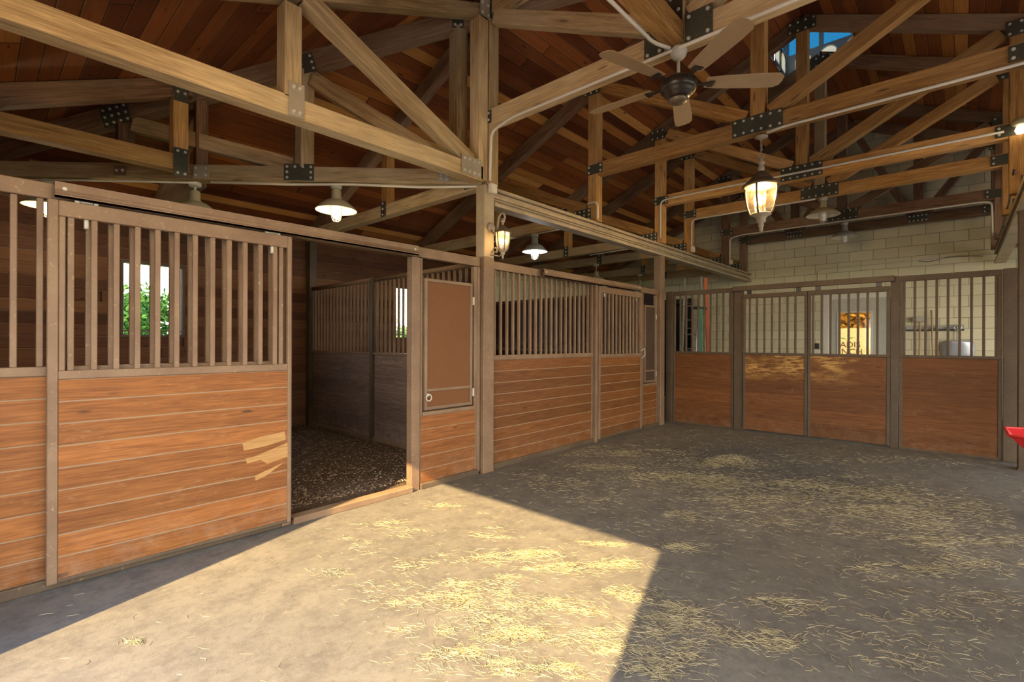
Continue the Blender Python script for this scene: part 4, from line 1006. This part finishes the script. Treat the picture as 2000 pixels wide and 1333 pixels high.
tube('handle', br2, [(XF - .08, .57, .25), (XF - .08, .57, 1.78)], .014, 'handle_wood', 8)
merged('bristle_head', br2, [(XF - .11, XF - .02, .46, .68, 1.76, 1.86)], 'galv', .01, org=(XF - .1, .57, 1.7))
rk2 = thing('pitchfork', 'tall bare-handled fork hanging between the two brooms and the scoop', 'fork', (XF - .1, .38, .1))
tube('handle', rk2, [(XF - .09, .36, .55), (XF - .07, .40, 1.98)], .015, 'handle_wood', 8)
for i in range(4): tube('tine', rk2, [(XF - .09, .30 + i * .04, .55), (XF - .09, .30 + i * .04, .22)], .006, 'galv', 5)
rect('tine_bridge', rk2, XF - .10, XF - .08, .29, .43, .54, .57, 'galv')
sc = thing('scoop_shovel', 'aluminium scoop shovel hanging head down below the tool rack', 'shovel', (XF - .1, .03, 1.1))
b_ = bmesh.new(); rows = []
nx, nz = 9, 9
for j in range(nz):
    tz = j / (nz - 1); wv = .235 - .05 * max(0, tz - .8) * 4 - .03 * max(0, .2 - tz) * 4
    row = []
    for i in range(nx):
        s_ = (i / (nx - 1) - .5) * 2; row.append(b_.verts.new((-.02 - .09 * (1 - abs(s_) ** 3) * (.4 + .6 * tz) , s_ * wv, tz * .30)))
    rows.append(row)
for a, b in zip(rows, rows[1:]):
    for i in range(nx - 1): b_.faces.new((a[i], a[i + 1], b[i + 1], b[i])).smooth = True
me = bmesh_to(b_, 'blade'); o = link('blade', me, sc, Matrix.Translation(V((XF - .03, .03, 1.10))), 'alum')
so_ = o.modifiers.new('t', 'SOLIDIFY'); so_.thickness = .004
tube('handle', sc, [(XF - .10, .03, 1.30), (XF - .09, .03, 1.52), (XF - .08, .03, 1.60)], .016, 'enamel_white', 8)
tube('grip', sc, [(XF - .08, .03 + .05 * math.cos(a * PI / 8), 1.64 + .045 * math.sin(a * PI / 8)) for a in range(16)], .012, 'alum', 6, closed=True)
sw_ = thing('wall_telephone', 'small black box above a white one left of the far door', 'telephone', (XF, 2.26, 1.15))
rect('handset', sw_, XF - .05, XF - .0, 2.24, 2.32, 1.22, 1.34, 'black'); rect('base_box', sw_, XF - .04, XF, 2.22, 2.34, 1.02, 1.20, 'white_paint')

# wheelbarrow whose lip shows at the right edge
wb = thing('wheelbarrow', 'red wheelbarrow whose lip pokes in at the right edge', 'wheelbarrow', (5.5, -.9, 0))
b_ = bmesh.new()
tp = [(-.30, -.02), (-.24, .10), (.24, .10), (.30, -.02), (.30, -.62), (.22, -.74), (-.22, -.74), (-.30, -.62)]
btm = [(x * .6, -.36 + (y_ + .36) * .55) for x, y_ in tp]
vt = [b_.verts.new((x, y_, .655 - .03 * (y_ < -.3))) for x, y_ in tp]; vb = [b_.verts.new((x, y_, .42)) for x, y_ in btm]
for i in range(8): b_.faces.new((vt[i], vt[(i + 1) % 8], vb[(i + 1) % 8], vb[i]))
b_.faces.new(vb[::-1]); bmesh.ops.recalc_face_normals(b_, faces=b_.faces[:])
WBX, WBY = 5.5, -.375
o = link('tub', bmesh_to(b_, 'tub'), wb, Matrix.Translation(V((WBX, WBY, 0))), 'red'); sm = o.modifiers.new('t', 'SOLIDIFY'); sm.thickness = .006
tube('rim', wb, [(WBX + x, WBY + y_, .655 - .03 * (y_ < -.3)) for x, y_ in tp], .011, 'red', 6, closed=True)
wh = lathe('wheel', wb, [(.06, -.02), (.16, -.035), (.185, -.02), (.185, .02), (.16, .035), (.06, .02)], (WBX, WBY - .24, .188), 'rubber', 24, axis=(1, 0, 0))
for s_ in (-1, 1):
    tube('handle', wb, [(WBX + .07 * s_, WBY - .20, .20), (WBX + .2 * s_, WBY - .6, .42), (WBX + .28 * s_, WBY - 1.35, .62)], .016, 'handle_wood', 8)
    tube('leg', wb, [(WBX + .18 * s_, WBY - .5, .42), (WBX + .2 * s_, WBY - .75, .01), (WBX + .2 * s_, WBY - .85, .01), (WBX + .22 * s_, WBY - .9, .47)], .012, 'steel_dk', 6)

# ------------------------------------------------------------------ cupola on the ridge
cp = thing('roof_cupola', 'pale cupola with arched openings over the ridge', 'cupola', (8.35, 1.6, 5.6))
ZW = 6.32
def cup_wall(org, U, solid=False, gable=True):
    """1 m wide wall standing on the deck, three arched openings and a transom gap above; solid ones only block sun"""
    b = bmesh.new(); n = 50; cs_ = (.07, .41, .75)
    zt0, zt1 = 5.965, ZW - .03
    for i in range(n):
        u_a, u_b = i / n, (i + 1) / n; um = (u_a + u_b) / 2
        zb_ = zd(CY0 + um) if gable else zd(CY1) + .0
        if solid: addbox(b, u_a, u_b, -.02, .02, zb_, ZW); continue
        cc = min(cs_, key=lambda c_: abs(um - c_)); du = um - cc
        hz = 5.81 + math.sqrt(max(0, .12 ** 2 - du ** 2))
        if abs(du) < .12 and hz > zb_:
            lo_ = max(zb_, 5.60)
            if lo_ > zb_: addbox(b, u_a, u_b, -.02, .02, zb_, lo_)
            addbox(b, u_a, u_b, -.02, .02, max(hz, lo_), zt0)
        else: addbox(b, u_a, u_b, -.02, .02, zb_, max(zt0, zb_ + .01))
    if not solid:
        for a_, b2 in ((0, .05), (.47, .53), (.95, 1)): addbox(b, a_, b2, -.02, .02, zt0, zt1)
        addbox(b, 0, 1, -.03, .03, zt1, ZW); addbox(b, 0, 1, -.03, .0, zt0 - .012, zt0 + .012)
    Mw = frame(U, V((0, 0, 1)).cross(V(U)), org)
    wl_ = link('cupola_wall', bmesh_to(b, 'cupola_wall'), cp, Mw, 'cupola_paint')
    if not solid:
        b = bmesh.new(); addbox(b, .0, 1, .0, .006, zt0, zt1); link('transom_pane', bmesh_to(b, 'transom'), wl_, Mw, 'glass_sky')
        for c_ in cs_:
            sgn_ = 1 if gable else -1
            b = bmesh.new(); addbox(b, max(0, c_ - .13), c_ + .13, -.030, -.024, 5.60, 5.95)
            link('frosted_pane', bmesh_to(b, 'pane'), wl_, Mw, 'frost')
    return wl_
cup_wall((CX1, CY0, 0), (0, 1, 0)); cup_wall((CX0, CY0, 0), (0, 1, 0), True); cup_wall((CX0, CY1, 0), (1, 0, 0), False, False); cup_wall((CX0, CY0, 0), (1, 0, 0), True, False)  # two unseen walls made solid to stop sun spots on the block wall
b_ = bmesh.new(); ap = b_.verts.new((8.35, 1.6, 7.0)); cs = [b_.verts.new((x, y_, ZW)) for x, y_ in ((7.7, .95), (9.0, .95), (9.0, 2.25), (7.7, 2.25))]
for i in range(4): b_.faces.new((cs[i], cs[(i + 1) % 4], ap))
b_.faces.new(cs[::-1]); link('cupola_roof', bmesh_to(b_, 'cupola_roof'), cp, None, 'white_paint')

# ------------------------------------------------------------------ outside
def tree(x, y, h, r, label, mat, n=4200, trunk=True, seed=1):
    rd = random.Random(seed); t = thing('tree', label, 'tree', (x, y, -.06))
    me = bpy.data.meshes.new('crown'); vs, fs, rn = [], [], []
    blobs = [(rd.uniform(-.5, .5) * r, rd.uniform(-.5, .5) * r, h * rd.uniform(.28, .85), r * rd.uniform(.45, .7)) for _ in range(9)]
    for i in range(n):
        bx, by, bz, brr = blobs[i % 9]
        d = V((rd.gauss(0, 1), rd.gauss(0, 1), rd.gauss(0, 1))).normalized() * brr * rd.uniform(.55, 1.0)
        c_ = V((bx, by, bz)) + V((d.x, d.y, d.z * .75)); a = V((rd.gauss(0, 1), rd.gauss(0, 1), rd.gauss(0, 1))).normalized(); b = a.orthogonal().normalized(); s_ = rd.uniform(.10, .22) * (r / 2.5)
        k_ = len(vs); vs += [c_ - a * s_, c_ + b * s_ * .6, c_ + a * s_, c_ - b * s_ * .6]; fs.append((k_, k_ + 1, k_ + 2, k_ + 3)); rn.append(rd.random())
    me.from_pydata(vs, [], fs); at = me.attributes.new('rnd', 'FLOAT', 'FACE'); at.data.foreach_set('value', rn)
    link('crown', me, t, Matrix.Translation(V((x, y, -.06))), mat)
    tube('trunk', t, [(x, y, -.06), (x + .1, y, h * .3), (x, y + .1, h * .6)], .16, 'bark', 8, r1=.07)
tree(5.2, 28, 4.5, 1.9, 'green tree outside, in the middle of the stall window', 'leaf', seed=2)
tree(1.0, 33, 4.3, 2.3, 'lower green tree at the left of the stall window', 'leaf', seed=3)
tree(9.6, 31, 4.0, 2.3, 'lower green tree at the right of the stall window', 'leaf', seed=4)
tree(20.5, 30, 2.3, 2.0, 'pale green tree outside the second stall window', 'leaf_pale', seed=5)
tree(30, 3.0, 4.0, 2.4, 'golden tree outside the far door', 'leaf_gold', seed=6)
tree(33, 8.6, 4.0, 2.2, 'golden bush outside the far door, left of the other', 'leaf_gold', seed=8)
sg = thing('sign_panel', 'cream panel with dark lettering seen through the far door window', 'sign', (22, 2.9, 0))
rect('panel', sg, 22, 22.08, 1.4, 4.6, -.06, 1.9, 'cream')
def text(body, parent, loc, size, mat, w=None):
    cu_ = bpy.data.curves.new('text', 'FONT'); cu_.body = body; cu_.size = size; cu_.extrude = .006; cu_.align_x = 'LEFT'
    o_ = bpy.data.objects.new('lettering', cu_); COL.objects.link(o_)
    Mw = frame((0, -1, 0), (0, 0, 1), loc)
    dg = bpy.context.evaluated_depsgraph_get(); me_ = bpy.data.meshes.new_from_object(o_.evaluated_get(dg)); bpy.data.objects.remove(o_)
    return link('lettering', me_, parent, Mw, mat)
text('ADIS', sg, (21.99, 3.34, 1.19), .30, 'ink'); text('NCH', sg, (21.99, 3.30, .93), .30, 'ink')
b_ = bmesh.new()
for k_ in (-1, 1):
    vs = [b_.verts.new(p) for p in ((0, 0, 0), (0, k_ * .10, .05), (0, k_ * .26, .07), (0, k_ * .12, .015))]; b_.faces.new(vs)
r_ = bmesh.ops.extrude_face_region(b_, geom=b_.faces[:]); bmesh.ops.translate(b_, verts=[g for g in r_['geom'] if isinstance(g, bmesh.types.BMVert)], vec=(.006, 0, 0))
link('leaf_emblem', bmesh_to(b_, 'leaf'), sg, Matrix.Translation(V((21.985, 3.13, 1.50))), 'leaf_green')

# ------------------------------------------------------------------ floor litter
Hc, fc = 1.35, 958.
def floor_px(px, py):
    u, v_ = px - 1000, py - 668; r_ = (u + ro * v_) / fc; q = (v_ - ro * u) / fc
    d = Hc / q; return (sA * r_ + cA) * d, (-cA * r_ + sA) * d
def strands(name, label, cat, items, mat, kind='stuff'):
    """items: (x,y,z,len,rad,yaw,pitch,curve)"""
    vs, fs, rn = [], [], []
    for (x, y, z, L, r, yaw, pit, cv) in items:
        d = V((math.cos(yaw) * math.cos(pit), math.sin(yaw) * math.cos(pit), math.sin(pit))); sd_ = V((-math.sin(yaw), math.cos(yaw), 0)); up = d.cross(sd_) * -1
        k_ = len(vs); c0 = V((x, y, z))
        for j, t in enumerate((-.5, 0, .5)):
            c_ = c0 + d * L * t + sd_ * cv * L * (t * t * 4 - 0.5) ; rr_ = r * (1 if j == 1 else .6)
            if c_.z < r * .4: c_.z = r * .4
            for q in range(3):
                a = q * 2 * PI / 3 + .5; vs.append(c_ + (sd_ * math.cos(a) + up * math.sin(a)) * rr_)
        for j in range(2):
            for q in range(3): fs.append((k_ + j * 3 + q, k_ + j * 3 + (q + 1) % 3, k_ + (j + 1) * 3 + (q + 1) % 3, k_ + (j + 1) * 3 + q))
        rn += [random.random()] * 6
    me_ = bpy.data.meshes.new(name); me_.from_pydata(vs, [], fs); at = me_.attributes.new('rnd', 'FLOAT', 'FACE'); at.data.foreach_set('value', rn)
    return tag(link(name, me_, None, None, mat), label, cat, None, kind)
def inside(x, y):
    if (x > 7.42 and y < -.40) or (5. < x < 6. and y < -.3) or y > 3.52 or x > XR - .12 or x < -.1: return False
    return y > -.9 or x > 0
R_ = random.Random(11)
# (px, py, spread along view-right m, spread in depth m, count, height)
CL = [(1280, 886, .35, .14, 330, .03), (1430, 905, .22, .13, 600, .10), (1330, 905, .5, .2, 420, .03), (1240, 925, .5, .2, 360, .02), (1380, 935, .45, .2, 650, .04), (1470, 955, .45, .2, 600, .03),
      (1560, 950, .5, .25, 480, .02), (1640, 965, .5, .25, 520, .02), (1740, 985, .5, .25, 480, .03), (1800, 970, .5, .25, 320, .02), (1710, 1010, .3, .15, 420, .03), (1540, 1000, .4, .2, 350, .02),
      (1880, 1010, .4, .3, 420, .02), (1940, 1060, .35, .2, 320, .02), (1820, 1060, .3, .12, 260, .02), (1900, 1110, .25, .08, 260, .04), (1760, 1120, .2, .08, 160, .02), (1340, 1010, .12, .10, 110, .01),
      (1150, 880, .5, .2, 260, .01), (1100, 945, .4, .2, 190, .01), (1190, 970, .3, .2, 170, .01), (1330, 1070, .09, .06, 170, .02), (1480, 1040, .6, .35, 210, .01), (1650, 900, .8, .2, 260, .01),
      (1030, 1085, .16, .05, 430, .02), (960, 1045, .1, .05, 110, .01), (930, 1095, .10, .06, 200, .02), (1180, 1065, .09, .03, 180, .01), (1130, 1110, .18, .06, 460, .02), (1210, 1105, .10, .05, 230, .02), (1230, 1160, .10, .06, 230, .02),
      (870, 1175, .16, .07, 420, .02), (960, 1150, .16, .07, 360, .02), (1080, 1185, .16, .06, 380, .02), (950, 1215, .14, .07, 300, .02), (1040, 1250, .16, .08, 500, .02), (1160, 1250, .14, .07, 240, .02), (900, 1290, .14, .05, 200, .02), (1040, 1310, .12, .03, 320, .02),
      (1270, 1240, .12, .08, 260, .02), (1330, 1200, .12, .08, 240, .02), (1260, 1300, .10, .05, 240, .02), (1330, 1290, .08, .05, 150, .02), (1480, 1250, .14, .06, 220, .02), (1530, 1180, .16, .06, 160, .02),
      (740, 1150, .14, .08, 70, .01), (700, 1070, .12, .08, 60, .01), (760, 1025, .16, .07, 110, .01), (870, 990, .10, .05, 100, .01), (640, 1120, .1, .05, 50, .01), (810, 1110, .12, .08, 110, .01), (260, 1258, .04, .012, 46, .02), (800, 1040, .12, .05, 70, .01), (1900, 1180, .3, .1, 120, .01), (1700, 1250, .3, .1, 120, .01), (1850, 1290, .3, .1, 90, .01)]
items = []
for (px, py, sr, sdp, n, hh) in CL:
    x0, y0_ = floor_px(px, py)
    sub = [(R_.gauss(0, 1), R_.gauss(0, 1)) for _ in range(5)]
    for i in range(int(n * (1.05 if px < 1250 and py > 960 else 1.5))):
        if R_.random() < .6:
            q = sub[i % 5]; a, b = (q[0] * .8 + R_.gauss(0, .3)) * sr, (q[1] * .8 + R_.gauss(0, .3)) * sdp
        else: a, b = R_.gauss(0, 1) * sr, R_.gauss(0, 1) * sdp
        x = x0 + Rt.x * a + F.x * b; y = y0_ + Rt.y * a + F.y * b
        if not inside(x, y): continue
        g = math.exp(-(a / sr) ** 2 * .7 - (b / sdp) ** 2 * .7)
        z = .002 + hh * g * R_.random(); ya = math.atan2(Rt.y, Rt.x) + R_.gauss(-.3, .75)
        items.append((x, y, z, R_.uniform(.015, .07), R_.uniform(.0005, .0011), ya, R_.gauss(0, .16) * (hh / .03), R_.uniform(-.12, .12)))
for i in range(2600):
    x, y = R_.uniform(.2, 7.8), R_.uniform(-.6, 3.5)
    if not inside(x, y): continue
    if x < 2.6 and y > 1.2 and R_.random() < .65: continue
    items.append((x, y, .002, R_.uniform(.02, .07), R_.uniform(.0005, .0010), R_.uniform(0, 6.28), 0, R_.uniform(-.25, .25)))
strands('scattered_hay', 'loose golden hay scattered over the concrete aisle', 'hay', items, 'hay')
# bedding in the two stalls: a low uneven layer with chips
def bedding(x0, x1, y0, y1, label, seed):
    rd = random.Random(seed); b = bmesh.new(); nx, ny = 60, 60; g = []
    from mathutils import noise as mn
    for j in range(ny + 1):
        row = []
        for i in range(nx + 1):
            x = x0 + (x1 - x0) * i / nx; y = y0 + (y1 - y0) * j / ny
            e = min(i, nx - i, j, ny - j) / 4; z = .012 + min(1, e) * (.03 + .035 * mn.noise(V((x * 1.5, y * 1.5, seed))) + .012 * mn.noise(V((x * 7, y * 7, seed))))
            row.append(b.verts.new((x, y, max(.006, z))))
        g.append(row)
    for j in range(ny):
        for i in range(nx): b.faces.new((g[j][i], g[j][i + 1], g[j + 1][i + 1], g[j + 1][i])).smooth = True
    o_ = tag(link('stall_bedding', bmesh_to(b, 'bedding'), None, None, 'bed'), label, 'bedding', None, 'stuff'); return o_
bedding(-.4, 3.60, 3.74, 7.76, 'dark shavings bedding on the floor of the open stall', 3)
bedding(3.75, 7.55, 3.74, 7.76, 'bedding layer inside the second, closed stall', 5)
items = []
for i in range(9000):
    x, y = R_.uniform(.6, 3.55), 3.80 + 3.9 * R_.random() ** 1.3
    items.append((x, y, .045 + .02 * R_.random(), R_.uniform(.008, .03), R_.uniform(.0015, .004), R_.uniform(0, 6.28), R_.gauss(0, .3), 0))
strands('wood_chips', 'loose pale chips over the dark bedding of the open stall', 'bedding', items, 'chips')
